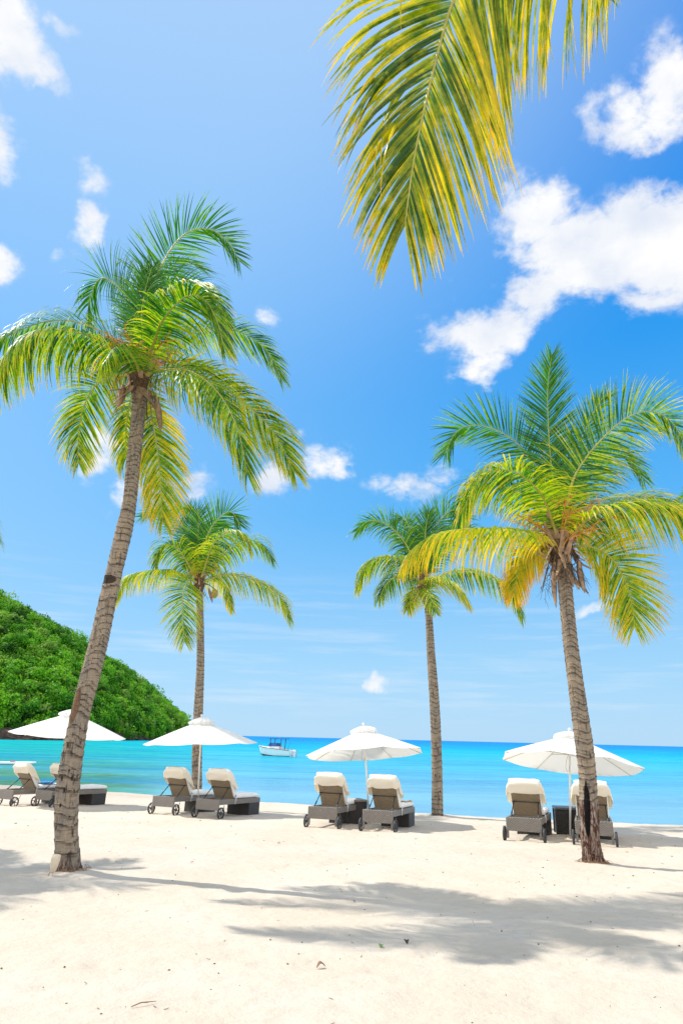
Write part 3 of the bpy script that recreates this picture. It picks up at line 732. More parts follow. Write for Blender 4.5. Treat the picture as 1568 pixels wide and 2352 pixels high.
mt2 = trunk_material('trunk_bark_pale', seed=4)
r2, O2, c2, rr2 = palm('slender upright coconut palm with a single yellow nut, behind the second parasol from the left', 23.3, 23.2,
    [(451, 1842, 25), (452, 1811, 24), (452, 1740, 23), (455, 1640, 22), (460, 1532, 18), (460, 1460, 17), (459, 1400, 16), (457, 1345, 16)],
    [
     ([(427, 1238, .5), (397, 1190, .7), (368, 1174, .8), (323, 1188, .8)], dict(age=.1, face=.7, droop=.35)),
     ([(441, 1240, 1), (437, 1190, 1.3), (424, 1167, 1.4), (405, 1180, 1.4)], dict(age=.05, face=.6, droop=.3)),
     ([(455, 1230, .3), (457, 1190, .4), (450, 1172, .5), (430, 1172, .5)], dict(age=.1, face=.8, droop=.25)),
     ([(474, 1238, 0), (500, 1193, 0), (530, 1176, 0), (552, 1208, 0)], dict(age=.15, face=.85, droop=.2, leaf=.95)),
     ([(490, 1250, -.6), (530, 1219, -1.0), (562, 1230, -1.2), (576, 1262, -1.2)], dict(age=.5, face=.4, droop=.85)),
     ([(520, 1268, .3), (574, 1242, .6), (604, 1255, .8), (628, 1288, .9)], dict(age=.4, face=.45, droop=.7)),
     ([(415, 1268, -.3), (384, 1250, -.5), (362, 1270, -.6), (356, 1300, -.6)], dict(age=.42, face=.5, droop=.7)),
     ([(403, 1312, -.4), (368, 1309, -.8), (323, 1314, -1), (288, 1328, -1), (268, 1378, -1)], dict(age=.6, face=.3, droop=.95)),
     ([(436, 1332, -.6), (421, 1360, -1.2), (419, 1410, -1.5), (424, 1475, -1.5)], dict(age=.5, face=.85, droop=.4, leaf=.9)),
     ([(509, 1321, -.3), (560, 1326, -.3), (613, 1347, -.2), (648, 1377, 0), (667, 1425, 0)], dict(age=.55, face=.45, droop=.75)),
     ([(480, 1330, .5), (500, 1330, 1), (520, 1352, 1.4), (533, 1400, 1.6)], dict(age=.65, face=.5, droop=.8, leaf=.6)),
     ([(462, 1270, 1), (480, 1220, 1.6), (500, 1200, 2), (520, 1210, 2.2)], dict(age=.05, face=.5, droop=.5)),
    ], mt2, 2, flare=.1, leaf=.80, lw=.022, nleaf=60, rib=.03)
k2 = c2 - O2
crown_base(r2, k2, rr2, 5, 10, (((k2.x + .35, k2.y - .1, k2.z - .1), (.35, 0, -1), .55, .05),), 5, 16)
pn = at_y(493, 1364, 22.9) - O2
mb = MB(); mb.lathe([(.01, -.16), (.07, -.13), (.115, -.03), (.11, .06), (.07, .13), (.015, .16)], 14, Matrix.Translation(pn)); nut = mb.build('coconut', m_nut, r2, True)
mb = MB(); mb.tube([k2 + Vector((.05, 0, .1)), (k2 + pn) / 2 + Vector((.08, 0, .16)), pn + Vector((0, 0, .15))], [.02, .015, .012], 6); mb.build('nut_stalk', m_dry, nut, True)

mt3 = trunk_material('trunk_bark_cracked', seed=9)
r3, O3, c3, rr3 = palm('coconut palm with a slim grey trunk at the water edge, between the two right parasols', 21.4, 21.4,
    [(1004, 1880, 27), (1004, 1850, 26), (1003, 1761, 24), (998, 1625, 23), (989, 1497, 19), (983, 1402, 16), (972, 1350, 18)],
    [
     ([(935, 1255, 0), (893, 1208, 0), (850, 1196, 0), (815, 1222, 0)], dict(age=.2, face=.5, droop=.5)),
     ([(950, 1250, .8), (936, 1205, 1.2), (925, 1190, 1.4), (905, 1205, 1.4)], dict(age=.1, face=.6, droop=.4)),
     ([(985, 1240, .4), (1010, 1195, .6), (1040, 1172, .7), (1070, 1190, .7)], dict(age=.1, face=.8, droop=.3, leaf=.95)),
     ([(1000, 1270, .8), (1040, 1225, 1.2), (1085, 1215, 1.5), (1120, 1245, 1.6)], dict(age=.15, face=.5, droop=.5)),
     ([(925, 1292, -.4), (880, 1280, -.8), (840, 1300, -1), (820, 1350, -1)], dict(age=.5, face=.45, droop=.8)),
     ([(940, 1318, -.5), (912, 1322, -1), (885, 1345, -1.3), (870, 1378, -1.4)], dict(age=.4, face=.5, droop=.7, leaf=.7)),
     ([(997, 1330, -.3), (1045, 1312, -.4), (1097, 1313, -.4), (1147, 1336, -.3), (1178, 1366, -.2), (1199, 1418, -.2)], dict(age=.48, face=.4, droop=.85)),
     ([(985, 1340, -.6), (1010, 1330, -1.2), (1045, 1345, -1.7), (1075, 1385, -2)], dict(age=.55, face=.4, droop=.7, leaf=.75)),
     ([(975, 1352, -.8), (985, 1364, -1.3), (1000, 1405, -1.6)], dict(age=.5, face=.8, droop=.5, leaf=.55)),
     ([(960, 1350, .5), (945, 1370, .9), (935, 1400, 1.1)], dict(age=.6, face=.6, droop=.6, leaf=.6)),
     ([(975, 1260, .2), (978, 1210, .3), (985, 1175, .3)], dict(age=.02, face=.85, droop=.15, leaf=.7)),
    ], mt3, 3, flare=.08, leaf=.78, lw=.022, nleaf=60, rib=.03)
k3 = c3 - O3
crown_base(r3, k3, rr3, 8, 10, (((k3.x + .28, k3.y - .1, k3.z - .35), (.3, 0, -1), .6, .06),), 6, 18)

mt4 = trunk_material('trunk_bark_rooted', rough_h=1.05, scars=((.585, .98, .055, .44, (.006, .004, .004)),), seed=14)
r4, O4, c4, rr4 = palm('large coconut palm at the right with a rough burnt trunk foot and hanging dried husks', 12.3, 12.2,
    [(1364, 1990, 46), (1360, 1960, 42), (1355, 1923, 41), (1352, 1852, 40), (1349, 1781, 39), (1341, 1710, 40), (1331, 1639, 38), (1312, 1497, 34), (1302, 1402, 32), (1295, 1325, 32), (1288, 1268, 33)],
    [
     ([(1275, 1150, .3), (1264, 1054, .4), (1258, 958, .4), (1258, 881, .3), (1267, 815, .2)], dict(age=.06, face=.96, droop=.08, leaf=.68, n=90, start=.2)),
     ([(1256, 1130, .4), (1215, 1050, .7), (1175, 1008, .8), (1130, 984, .8), (1085, 977, .8), (1047, 993, .8), (1020, 1045, .8)], dict(age=.12, face=.9, droop=.18, tw=8, leaf=.8)),
     ([(1300, 1110, .9), (1322, 1040, 1.2), (1345, 985, 1.3), (1372, 930, 1.3), (1392, 905, 1.3)], dict(age=.15, face=.9, droop=.15, leaf=.7)),
     ([(1310, 1120, -.3), (1345, 1052, -.4), (1395, 995, -.5), (1450, 953, -.5), (1505, 946, -.4), (1545, 973, -.3), (1572, 1020, -.3)], dict(age=.42, face=.85, droop=.28, leaf=.85)),
     ([(1320, 1130, .6), (1368, 1070, 1.0), (1410, 1040, 1.2), (1450, 1060, 1.3), (1480, 1105, 1.3)], dict(age=.2, face=.6, droop=.5)),
     ([(1255, 1160, -.5), (1222, 1112, -.9), (1178, 1083, -1.2), (1128, 1082, -1.4), (1090, 1112, -1.5), (1062, 1175, -1.5)], dict(age=.52, face=.5, droop=.7, leaf=.85)),
     ([(1230, 1165, .4), (1165, 1120, .7), (1100, 1118, .8), (1066, 1150, .9), (1050, 1205, .9)], dict(age=.15, face=.5, droop=.55, leaf=.7)),
     ([(1225, 1226, -.5), (1160, 1213, -.9), (1085, 1215, -1.1), (1015, 1222, -1.2), (960, 1250, -1.2), (928, 1290, -1.2)], dict(age=.68, face=.35, droop=.95, leaf=.82)),
     ([(1350, 1192, -.4), (1420, 1166, -.6), (1500, 1158, -.7), (1570, 1175, -.7), (1630, 1225, -.7)], dict(age=.55, face=.4, droop=.85, leaf=.85)),
     ([(1345, 1178, .4), (1420, 1150, .7), (1505, 1142, .8), (1570, 1165, .8)], dict(age=.5, face=.35, droop=.6, leaf=.6)),
     ([(1345, 1254, -.1), (1395, 1275, -.1), (1430, 1322, 0), (1450, 1385, 0), (1456, 1440, 0)], dict(age=.66, face=.85, droop=.35, leaf=.8)),
     ([(1240, 1262, .3), (1210, 1275, .5), (1190, 1310, .6), (1180, 1365, .6)], dict(age=.85, face=.6, droop=.6, leaf=.6)),
    ], mt4, 4, flare=.32, rough_h=1.0, leaf=.75)
k4 = c4 - O4
crown_base(r4, k4, rr4, 12, 46, (((k4.x - .2, k4.y - .2, k4.z - .25), (-.05, -.05, -1), .85, .05), ((k4.x + .26, k4.y - .15, k4.z - .2), (.1, 0, -1), .6, .06), ((k4.x - .1, k4.y - .2, k4.z + .3), (-.6, -.2, 1), .45, .05), ((k4.x + .2, k4.y, k4.z + .3), (.35, 0, 1), .5, .05)), 20, 40, sc_=1.4)

def free_palm(label, x, y, height, lean, nf, seed, extra=(), mat_t=None, tops=(.28, 1.0)):
    z = sandz(x, y); root = empty('coconut_palm', (x, y, z)); tag(root, label, 'palm tree', G); rng = random.Random(seed)
    top = Vector((lean[0], lean[1], height))
    rows = [(0, 0, -.15, .19), (lean[0] * .12, lean[1] * .12, height * .2, .16), (lean[0] * .35, lean[1] * .35, height * .5, .14), (lean[0] * .7, lean[1] * .7, height * .8, .12), (top.x, top.y, top.z, .12)]
    build_trunk(rows, root, mat_t or mt2, seed, nring=240, na=28, flare=.2)
    for i in range(nf):
        a = 2 * PI * (i * .381966 + rng.uniform(-.03, .03)); e = math.radians(80 - 95 * (i / nf) + rng.uniform(-8, 8)); L = rng.uniform(2.3, 2.9)
        p = top.copy(); d = Vector((math.cos(a) * math.cos(e), math.sin(a) * math.cos(e), math.sin(e))); pts = [tuple(p)]
        for k in range(6): p = p + d * L / 6; d = (d + Vector((.02, 0, -.26))).normalized(); pts.append(tuple(p))
        frond(root, pts, leaf=.8, n=48, age=.1 + .5 * i / nf, face=.0, droop=.6, seed=seed * 40 + i, segs=4, wid=.024, origin=(x, y, z))
    for pts, o_ in extra: frond(root, [tuple(top)] + [tuple(Vector(q_) - Vector((x, y, z))) for q_ in pts], seed=seed * 40 + 30, origin=(x, y, z), **o_)
    crown_base(root, top, .12, seed, 8, (), 0, 14)
    return root, top + Vector((x, y, z))
free_palm('coconut palm mostly outside the left edge, a single frond tip showing', -10.0, 12.2, 6.6, (.5, -.2), 12, 21,
          extra=[([tuple(at_y(-260, 1040, 12.6)), tuple(at_y(-140, 1080, 12.4)), tuple(at_y(-50, 1160, 12.3)), tuple(at_y(-6, 1240, 12.3))], dict(age=.4, face=.5, droop=.6, leaf=.7, n=60))])
free_palm('coconut palm at the right edge showing only the tips of its green fronds', 11.7, 17.0, 6.6, (-.3, 0), 12, 33,
          extra=[([tuple(at_y(1800, 1100, 17)), tuple(at_y(1700, 1085, 17)), tuple(at_y(1610, 1110, 17)), tuple(at_y(1545, 1165, 17))], dict(age=.1, face=.5, droop=.5, leaf=.8, n=60))])

# foreground palm: its trunk stands right of the frame, one frond hangs into the top of the view
fx0, fy0 = 3.6, 2.6
zf = sandz(fx0, fy0); r7 = empty('coconut_palm', (fx0, fy0, zf)); tag(r7, 'near coconut palm outside the frame whose yellowing frond hangs into the top right', 'palm tree', G)
topf = Vector((-.3, .3, 6.1))
build_trunk([(0, 0, -.15, .2), (-.03, 0, 1.2, .16), (-.1, .1, 3.2, .14), (-.2, .2, 4.9, .13), (topf.x, topf.y, topf.z, .13)], r7, mt2, 7, nring=300, na=32, flare=.2)
O7 = Vector((fx0, fy0, zf))
def fpt(px, py, Yd): return tuple(at_y(px, py, Yd) - O7)
frond(r7, [tuple(topf), fpt(1580, -290, 2.85), fpt(1370, -262, 2.72), fpt(1205, -200, 2.66), fpt(1102, -108, 2.62), fpt(1042, -5, 2.62), fpt(990, 180, 2.62), fpt(955, 340, 2.66), fpt(938, 450, 2.69), fpt(929, 520, 2.72)],
      leaf=1.08, n=235, age=.47, face=.88, droop=.52, tw=0, mat=m_leafnear, wid=.0125, seed=900, segs=12, fold=True, rib=.016, start=.25, messy=.6, tip=.34, ts=.60, spr=78, origin=tuple(O7))
frond(r7, [tuple(topf), tuple(at_y(1650, -300, 3.6) - O7), tuple(at_y(1500, -250, 3.9) - O7), tuple(at_y(1420, -180, 4.1) - O7), tuple(at_y(1395, -60, 4.2) - O7), tuple(at_y(1400, 0, 4.2) - O7)],
      leaf=.5, n=60, age=.25, face=.8, droop=.5, mat=m_leafnear, wid=.011, seed=901, segs=8, origin=tuple(O7), rib=.012)
for i in range(9):
    a = math.radians(-75 + i * 26 - 60); e = math.radians(60 - 9 * i); L = 2.9
    if -.9 < math.sin(a) and math.cos(a) < -.1 and math.sin(a) > -.3: continue
    p = topf.copy(); d = Vector((math.cos(a) * math.cos(e), math.sin(a) * math.cos(e), math.sin(e))); pts = [tuple(p)]
    for k in range(6): p = p + d * L / 6; d = (d + Vector((.02, 0, -.24))).normalized(); pts.append(tuple(p))
    frond(r7, pts, leaf=.75, n=48, age=.3, face=0, droop=.6, seed=930 + i, segs=4, wid=.022, origin=tuple(O7))
crown_base(r7, topf, .13, 4, 8, (), 4, 14)

# ------------------------------------------------------------------ parasols
m_cloth, t, b = newmat('parasol_cloth')
P = t.add('ShaderNodeTexCoord').outputs['Object']; nz = t.noise(P, 3, 4, .6); nf_ = t.noise(P, 300, 2, .5)
c = t.mix(t.mr(nz, .3, .7), (.90, .89, .87), (.93, .925, .91)); t.l.new(c, b.inputs['Base Color']); b.inputs['Roughness'].default_value = .85; b.inputs['Specular IOR Level'].default_value = .15
t.l.new(t.bump(t.math('ADD', t.math('MULTIPLY', nz, 2), t.math('MULTIPLY', nf_, .05)), .25, .03), b.inputs['Normal'])
tr = t.add('ShaderNodeBsdfTranslucent', ins={'Color': (.97, .95, .90, 1)}); mx = t.add('ShaderNodeMixShader', ins={0: .48, 1: b.outputs[0], 2: tr.outputs[0]}); t.l.new(mx.outputs[0], t.n['Material Output'].inputs[0])
m_pole = simple('parasol_pole', (.80, .79, .74), .4, noise=.05)
m_rib = simple('parasol_rib', (.62, .58, .46), .5, noise=.1)
m_cord = simple('cord', (.40, .36, .28), .8)
def make_parasol():
    root = empty('parasol')
    R_ = 1.6; z_e = 1.86; z_a = 2.53; r_t = .32; ppole = 2.56
    mb = MB(); mb.tube([(0, 0, -.1), (0, 0, ppole)], .024, 14); mb.build('pole', m_pole, root, True)
    # canopy: eight sagging cloth panels
    NA, NR = 8, 14; SUB = 8; vs = []; fs = []; n_ = NA * SUB
    for layer, dz in ((0, 0.0), (1, -.006)):
        for i in range(NR + 1):
            q_ = i / NR; rr_ = .05 + (R_ - .05) * q_
            for k in range(n_):
                a = 2 * PI * k / n_; loc = (k % SUB) / SUB
                shr = math.cos(PI / NA) / math.cos((loc - .5) * 2 * PI / NA)
                r_ = rr_ * shr; sag = -.030 * math.sin(PI * loc) * q_
                z_ = z_a - .06 - (z_a - .06 - z_e) * (q_ ** 1.0) + sag + .008 * math.sin(PI * q_)
                vs.append((r_ * math.cos(a), r_ * math.sin(a), z_ + dz))
    NB = (NR + 1) * n_
    for L_ in (0, 1):
        for i in range(NR):
            for k in range(n_):
                a = L_ * NB + i * n_ + k; b_ = L_ * NB + i * n_ + (k + 1) % n_
                f = (a, b_, b_ + n_, a + n_); fs.append(f if L_ else tuple(reversed(f)))
    e0 = NR * n_
    for k in range(n_): fs.append((e0 + k, e0 + (k + 1) % n_, NB + e0 + (k + 1) % n_, NB + e0 + k))
    mesh_obj('canopy', vs, fs, m_cloth, root, True)
    sm = [o for o in COL.objects if o.name.startswith('canopy')][-1]
    # crisp panel seams
    me = sm.data; me.polygons.foreach_set('use_smooth', [False] * len(me.polygons))
    # vent cap
    vs = []; fs = []; NR2 = 7
    for i in range(NR2 + 1):
        q_ = i / NR2; rr_ = .03 + (.38 - .03) * q_
        for k in range(n_):
            a = 2 * PI * k / n_; loc = (k % SUB) / SUB; shr = math.cos(PI / NA) / math.cos((loc - .5) * 2 * PI / NA)
            z_ = 2.57 - .115 * q_ ** 1.5 - .035 * math.sin(PI * loc) * q_ + (.02 * math.sin(k * 1.7) * q_)
            vs.append((rr_ * shr * math.cos(a), rr_ * shr * math.sin(a), z_))
    for i in range(NR2):
        for k in range(n_): a = i * n_ + k; b_ = i * n_ + (k + 1) % n_; fs.append((a, a + n_, b_ + n_, b_))
    lip = len(vs)
    for k in range(n_):
        x_, y_, z_ = vs[NR2 * n_ + k]; vs.append((x_ * .985, y_ * .985, z_ - .045))
    for k in range(n_): fs.append((NR2 * n_ + k, lip + k, lip + (k + 1) % n_, NR2 * n_ + (k + 1) % n_))
    mesh_obj('vent_cap', vs, fs, m_cloth, root, True)
    mb = MB(); mb.lathe([(.02, 2.55), (.028, 2.575), (.020, 2.585), (.036, 2.600), (.040, 2.62), (.032, 2.645), (.01, 2.655)], 14); mb.build('finial', m_pole, root, True)
    hub = MB(); hub.lathe([(.04, 2.02), (.055, 2.03), (.055, 2.09), (.035, 2.10)], 14); hub.build('hub', m_pole, root, True)
    for k in range(8):
        a = 2 * PI * k / 8; ca, sa = math.cos(a), math.sin(a)
        def zc(q_): return z_a - .06 - (z_a - .06 - z_e) * (q_ ** 1.0) + .008 * math.sin(PI * q_) - .030
        rb = MB(); rb.tube([(ca * (.05 + (R_ - .07) * q_), sa * (.05 + (R_ - .07) * q_), zc(q_)) for q_ in (0, .25, .5, .75, 1)], .009, 6); ro = rb.build('rib', m_rib, root, True)
        q_ = .5; sb = MB(); sb.tube([(ca * .05, sa * .05, 2.055), (ca * (.05 + (R_ - .07) * q_), sa * (.05 + (R_ - .07) * q_), zc(q_) - .01)], .008, 6); sb.build('strut', m_rib, ro, True)
    cd = MB(); cd.tube([(-.05, -.03, 2.06), (-.10, -.03, 1.9), (-.12, -.03, 1.75), (-.08, -.03, 1.66), (-.03, -.03, 1.69), (-.028, -.02, 1.8)], .005, 5); cd.build('cord', m_cord, root, True)
    return root
GP = 'white parasols on the beach'
pr0 = make_parasol()
PAR = [  # base x/y from a photo ray at a depth, lean (deg about y, about x), rotation, scale, label
    (at_y(128, 1845, 22.6), 3.2, 1.5, 22, 1.09, 'white parasol farthest left, partly hidden by the leaning palm trunk'),
    (at_y(454, 1855, 20.9), -2.2, .2, 5, 1.02, 'white parasol in front of the slender palm, left of the motorboat'),
    (at_y(850, 1880, 18.9), -4.2, -7.0, 14, 1.0, 'white parasol between the motorboat and the grey palm at the water edge'),
    (on_sand(1307, 1922), 6.8, -8.0, 12, 1.02, 'white parasol farthest right, tilted, behind the palm with the burnt foot')]
for i, (p, ly, lx, rz, s_, lab) in enumerate(PAR):
    o = pr0 if i == 0 else copy_tree(pr0)
    o.location = (p.x, p.y, sandz(p.x, p.y) - (0, .05, .19, .33)[i]); o.rotation_euler = (Matrix.Rotation(math.radians(ly), 3, 'Y') @ Matrix.Rotation(math.radians(lx), 3, 'X') @ Matrix.Rotation(math.radians(rz), 3, 'Z')).to_euler(); o.scale = (s_,) * 3
    tag(o, lab, 'parasol', GP)

# ------------------------------------------------------------------ loungers
def wicker_mat(name, c1_, c2_, c3_):
    m, t, b = newmat(name)
    P = t.add('ShaderNodeTexCoord').outputs['Object']; s = t.add('ShaderNodeSeparateXYZ', ins={0: P})
    hx = t.math('ADD', s.outputs[0], s.outputs[1])
    wx = t.math('SINE', t.math('MULTIPLY', hx, 2 * PI / .060)); wz = t.math('SINE', t.math('ADD', t.math('MULTIPLY', s.outputs[2], 2 * PI / .042), 0.0))
    wv_ = t.math('MULTIPLY', wx, wz); nz = t.noise(t.vmath('MULTIPLY', P, (10, 10, 60)), 1.0, 4, .6); nb_ = t.noise(P, 4, 3)
    c = t.mix(t.mr(wv_, -.3, .5), c1_, c2_); c = t.mix(t.mr(nz, .5, .75, 0, .6), c, c3_); c = t.mix(t.mr(nb_, .4, .7, 0, .3), c, c1_)
    t.l.new(c, b.inputs['Base Color']); b.inputs['Roughness'].default_value = .5; t.l.new(t.bump(wv_, .8, .006), b.inputs['Normal'])
    return m
m_wick = wicker_mat('grey_wicker', (.15, .13, .11), (.29, .255, .22), (.42, .375, .33))
m_wickb = wicker_mat('brown_wicker', (.17, .125, .075), (.30, .23, .145), (.42, .33, .22))
m_wickd = wicker_mat('dark_wicker', (.022, .019, .018), (.055, .048, .045), (.09, .08, .075))
m_cush = simple('cushion_cloth', (.93, .92, .89), .9, noise=.05, nscale=5, spec=.1, bump=.35)
m_cover, t, b = newmat('cover_cloth')
P = t.add('ShaderNodeTexCoord').outputs['Object']; nz = t.noise(t.vmath('MULTIPLY', P, (5, 3, 2)), 1.4, 5, .6)
c = t.mix(t.mr(nz, .3, .7), (.93, .85, .70), (.94, .89, .78)); t.l.new(c, b.inputs['Base Color']); b.inputs['Roughness'].default_value = .9; b.inputs['Specular IOR Level'].default_value = .1
t.l.new(t.bump(nz, .6, .05), b.inputs['Normal'])
tr = t.add('ShaderNodeBsdfTranslucent', ins={'Color': (.85, .70, .45, 1)}); mx = t.add('ShaderNodeMixShader', ins={0: .18, 1: b.outputs[0], 2: tr.outputs[0]}); t.l.new(mx.outputs[0], t.n['Material Output'].inputs[0])
m_metal = simple('dark_metal', (.06, .065, .07), .45, metal=.6, noise=.2)
m_rubber = simple('wheel_rubber', (.035, .038, .042), .6, noise=.2)
m_hub = simple('wheel_plastic', (.05, .055, .06), .5, noise=.2)

def rounded_slab(x0, x1, y0, y1, z0, z1, nx_=14, ny_=26, rnd=.05, seed=0, wr=.006):
    vs = []; fs = []
    def edge(q_): 
        e = min(q_, 1 - q_) ; return min(1, e / .12)
    for L_ in (0, 1):
        for j in range(ny_ + 1):
            for i in range(nx_ + 1):
                u = i / nx_; v = j / ny_; k = 1 - (1 - math.sin(edge(u) * PI / 2)) * .5 - (1 - math.sin(edge(v) * PI / 2 )) * .5; k = max(0, k)
                zz = (z1 + z0) / 2 + (1 if L_ else -1) * (z1 - z0) / 2 * (.30 + .70 * k)
                if L_: zz += wr * 6 * float(fbm(np.array([u * 5 + seed]), np.array([v * 9]), 3, seed)[0])
                vs.append((x0 + (x1 - x0) * u, y0 + (y1 - y0) * v, zz))
    NB = (nx_ + 1) * (ny_ + 1)
    for j in range(ny_):
        for i in range(nx_):
            a = j * (nx_ + 1) + i; fs.append((a, a + nx_ + 1, a + nx_ + 2, a + 1)); a += NB; fs.append((a, a + 1, a + nx_ + 2, a + nx_ + 1))
    per = [i for i in range(nx_)] + [j * (nx_ + 1) + nx_ for j in range(ny_)] + [ny_ * (nx_ + 1) + i for i in range(nx_, 0, -1)] + [j * (nx_ + 1) for j in range(ny_, 0, -1)]
    for k in range(len(per)): a, b_ = per[k], per[(k + 1) % len(per)]; fs.append((a, b_, b_ + NB, a + NB))
    return vs, fs

LB = .81; BANG = math.radians(56)
def back_M():   # local (x, along, normal to the sea side) -> lounger space
    d = Vector((0, -math.cos(BANG), math.sin(BANG))); nrm_ = Vector((0, math.sin(BANG), math.cos(BANG)))
    M_ = Matrix(((1, 0, 0, 0), (0, d.y, nrm_.y, .80), (0, d.z, nrm_.z, .455), (0, 0, 0, 1))); return M_
def make_cover(seed):
    M_ = back_M(); vs = []; n_ = 56; NRr = 16
    hw = .385; nf0, nf1 = -.075, .18
    for i in range(NRr + 1):
        q_ = i / NRr
        for k in range(n_):
            a = 2 * PI * k / n_; ca, sa = math.cos(a), math.sin(a)
            e = .42; sx = math.copysign(abs(ca) ** e, ca); sn = math.copysign(abs(sa) ** e, sa)
            front = .5 + .5 * sn
            low = .60 - .48 * max(0, front) ** .8 + .03 * math.sin(a * 3 + seed) + .015 * math.sin(a * 7 + seed * 2)
            if front < .12: low = .60 + .012 * math.sin(a * 9 + seed)
            top = LB + .055
            s_ = low + (top - low) * q_
            taper = 1.0
            if q_ > .72: taper = math.sqrt(max(0, 1 - ((q_ - .72) / .28) ** 2.4)) * .94 + .06 * (1 - (q_ - .72) / .28)
            flare_ = 1 + .06 * (1 - q_) ** 2
            fold = .010 * math.sin(a * 11 + seed * 3 + q_ * 2) * (1 - q_) + .006 * math.sin(a * 5 - q_ * 7 + seed)
            x_ = sx * (hw * math.sqrt(1 - .72 * max(0, (q_ - .45) / .55) ** 2.6)) * flare_ + ca * fold
            nn_ = (nf0 + nf1) / 2 + sn * (nf1 - nf0) / 2 * taper * (1.0 + .1 * (1 - q_)) + sa * fold
            s_ = s_ if q_ < .72 else low + (top - low) * q_
            vs.append(M_ @ Vector((x_, s_, nn_)))
    fs = []
    for i in range(NRr):
        for k in range(n_): fs.append((i * n_ + k, i * n_ + (k + 1) % n_, (i + 1) * n_ + (k + 1) % n_, (i + 1) * n_ + k))
    fs.append(tuple(range(NRr * n_, NRr * n_ + n_)))
    return vs, fs
def make_lounger():
    root = empty('sun_lounger')
    W = .36; L = 2.06
    mb = MB()
    mb.box(-W, W, 0, .045, .19, .455, .012)                          # head panel
    for s_ in (-1, 1):
        x0, x1 = sorted((s_ * W, s_ * (W - .04))); mb.box(x0, x1, .0465, L, .325, .452, .010)
        x0, x1 = sorted((s_ * (W - .004), s_ * (W - .048))); mb.box(x0, x1, .004, .06, .05, .189, .008)
    mb.box(-W + .041, W - .041, L - .045, L - .002, .33, .450, .008)
    mb.box(-W + .041, W - .041, .76, .80, .33, .444, .006)
    mb.build('frame', m_wick, root)
    mb = MB(); mb.box(-W + .042, W - .042, .801, L - .046, .415, .440); mb.build('seat_base', m_wickd, root)
    mb = MB()
    for s_ in (-1, 1): x0, x1 = sorted((s_ * (W - .006), s_ * (W - .035))); mb.box(x0, x1, 1.50, L - .012, -.10, .323)
    mb.box(-W + .036, W - .036, 1.50, 1.53, -.10, .322); mb.box(-W + .036, W - .036, L - .042, L - .014, -.10, .322)
    mb.build('leg_panel', m_wickd, root)
    M_ = back_M(); mb = MB(); mb.box(-.30, .30, .0, LB, -.035, .0, .010, M_); bk = mb.build('backrest', m_wickb, root)
    mb = MB(); mb.tube([M_ @ Vector((-.30, .36, -.045)), M_ @ Vector((.30, .36, -.045))], .010, 6); mb.build('brace', m_metal, bk, True)
    vs, fs = rounded_slab(-.325, .325, .80, L + .02, .452, .575, seed=3); mesh_obj('seat_cushion', vs, fs, m_cush, root)
    vs, fs = rounded_slab(-.325, .325, .02, LB + .02, .002, .125, seed=5); mesh_obj('back_cushion', [M_ @ Vector(v) for v in vs], fs, m_cush, root)
    vs, fs = make_cover(1.3); mesh_obj('cover', vs, fs, m_cover, root)
    for s_ in (-1, 1):
        sb = MB(); p1 = M_ @ Vector((s_ * .255, .37, -.05)); sb.tube([(s_ * .285, .16, .40), tuple(p1)], .0115, 7); sb.tube([(s_ * .285, .16, .40), tuple(Vector((s_ * .285, .16, .40)).lerp(p1, .45))], .017, 7)
        sb.build('strut', m_metal, root, True)
        MW = Matrix.Translation((s_ * .405, .06, .13)) @ Matrix.Rotation(PI / 2, 4, 'Y')
        wl = empty('wheel'); wl.parent = root
        mb = MB(); n_ = 28; prof = [(.118, -.018), (.140, -.022), (.147, -.012), (.147, .012), (.140, .022), (.118, .018)]
        vs = []; fs = []
        for (r_, z_) in prof:
            for k in range(n_): vs.append(MW @ Vector((r_ * math.cos(2 * PI * k / n_), r_ * math.sin(2 * PI * k / n_), z_)))
        for i in range(6):
            for k in range(n_): fs.append((i * n_ + k, i * n_ + (k + 1) % n_, ((i + 1) % 6) * n_ + (k + 1) % n_, ((i + 1) % 6) * n_ + k))
        mb.addv(vs, fs); mb.build('tyre', m_rubber, wl, True)
        mb = MB(); mb.lathe([(.028, -.028), (.034, -.02), (.034, .02), (.028, .028)], 12, MW)
        for k in range(6):
            a = 2 * PI * k / 6 + .3; mb.tube([MW @ Vector((.02 * math.cos(a), .02 * math.sin(a), 0)), MW @ Vector((.122 * math.cos(a), .122 * math.sin(a), 0))], .010, 6)
        mb.build('rim', m_hub, wl, True)
        mb = MB(); mb.tube([(s_ * .345, .06, .135), (s_ * .40, .06, .13)], .011, 8); mb.build('axle', m_metal, wl, True)
    mb = MB(); mb.tube([(.352, .10, .22), (.36, .17, .20), (.36, .24, .23), (.352, .27, .31)], .009, 6); mb.build('bracket', m_metal, root, True)
    mb = MB(); mb.tube([(.335, .78, .50), (.37, .76, .47), (.373, .75, .38), (.372, .76, .32)], .006, 5); mb.tube([(.335, .80, .50), (.372, .80, .47), (.372, .805, .40)], .005, 5); mb.build('tie', m_cush, root, True)
    return root
GL = 'wicker sun loungers in pairs under the parasols'
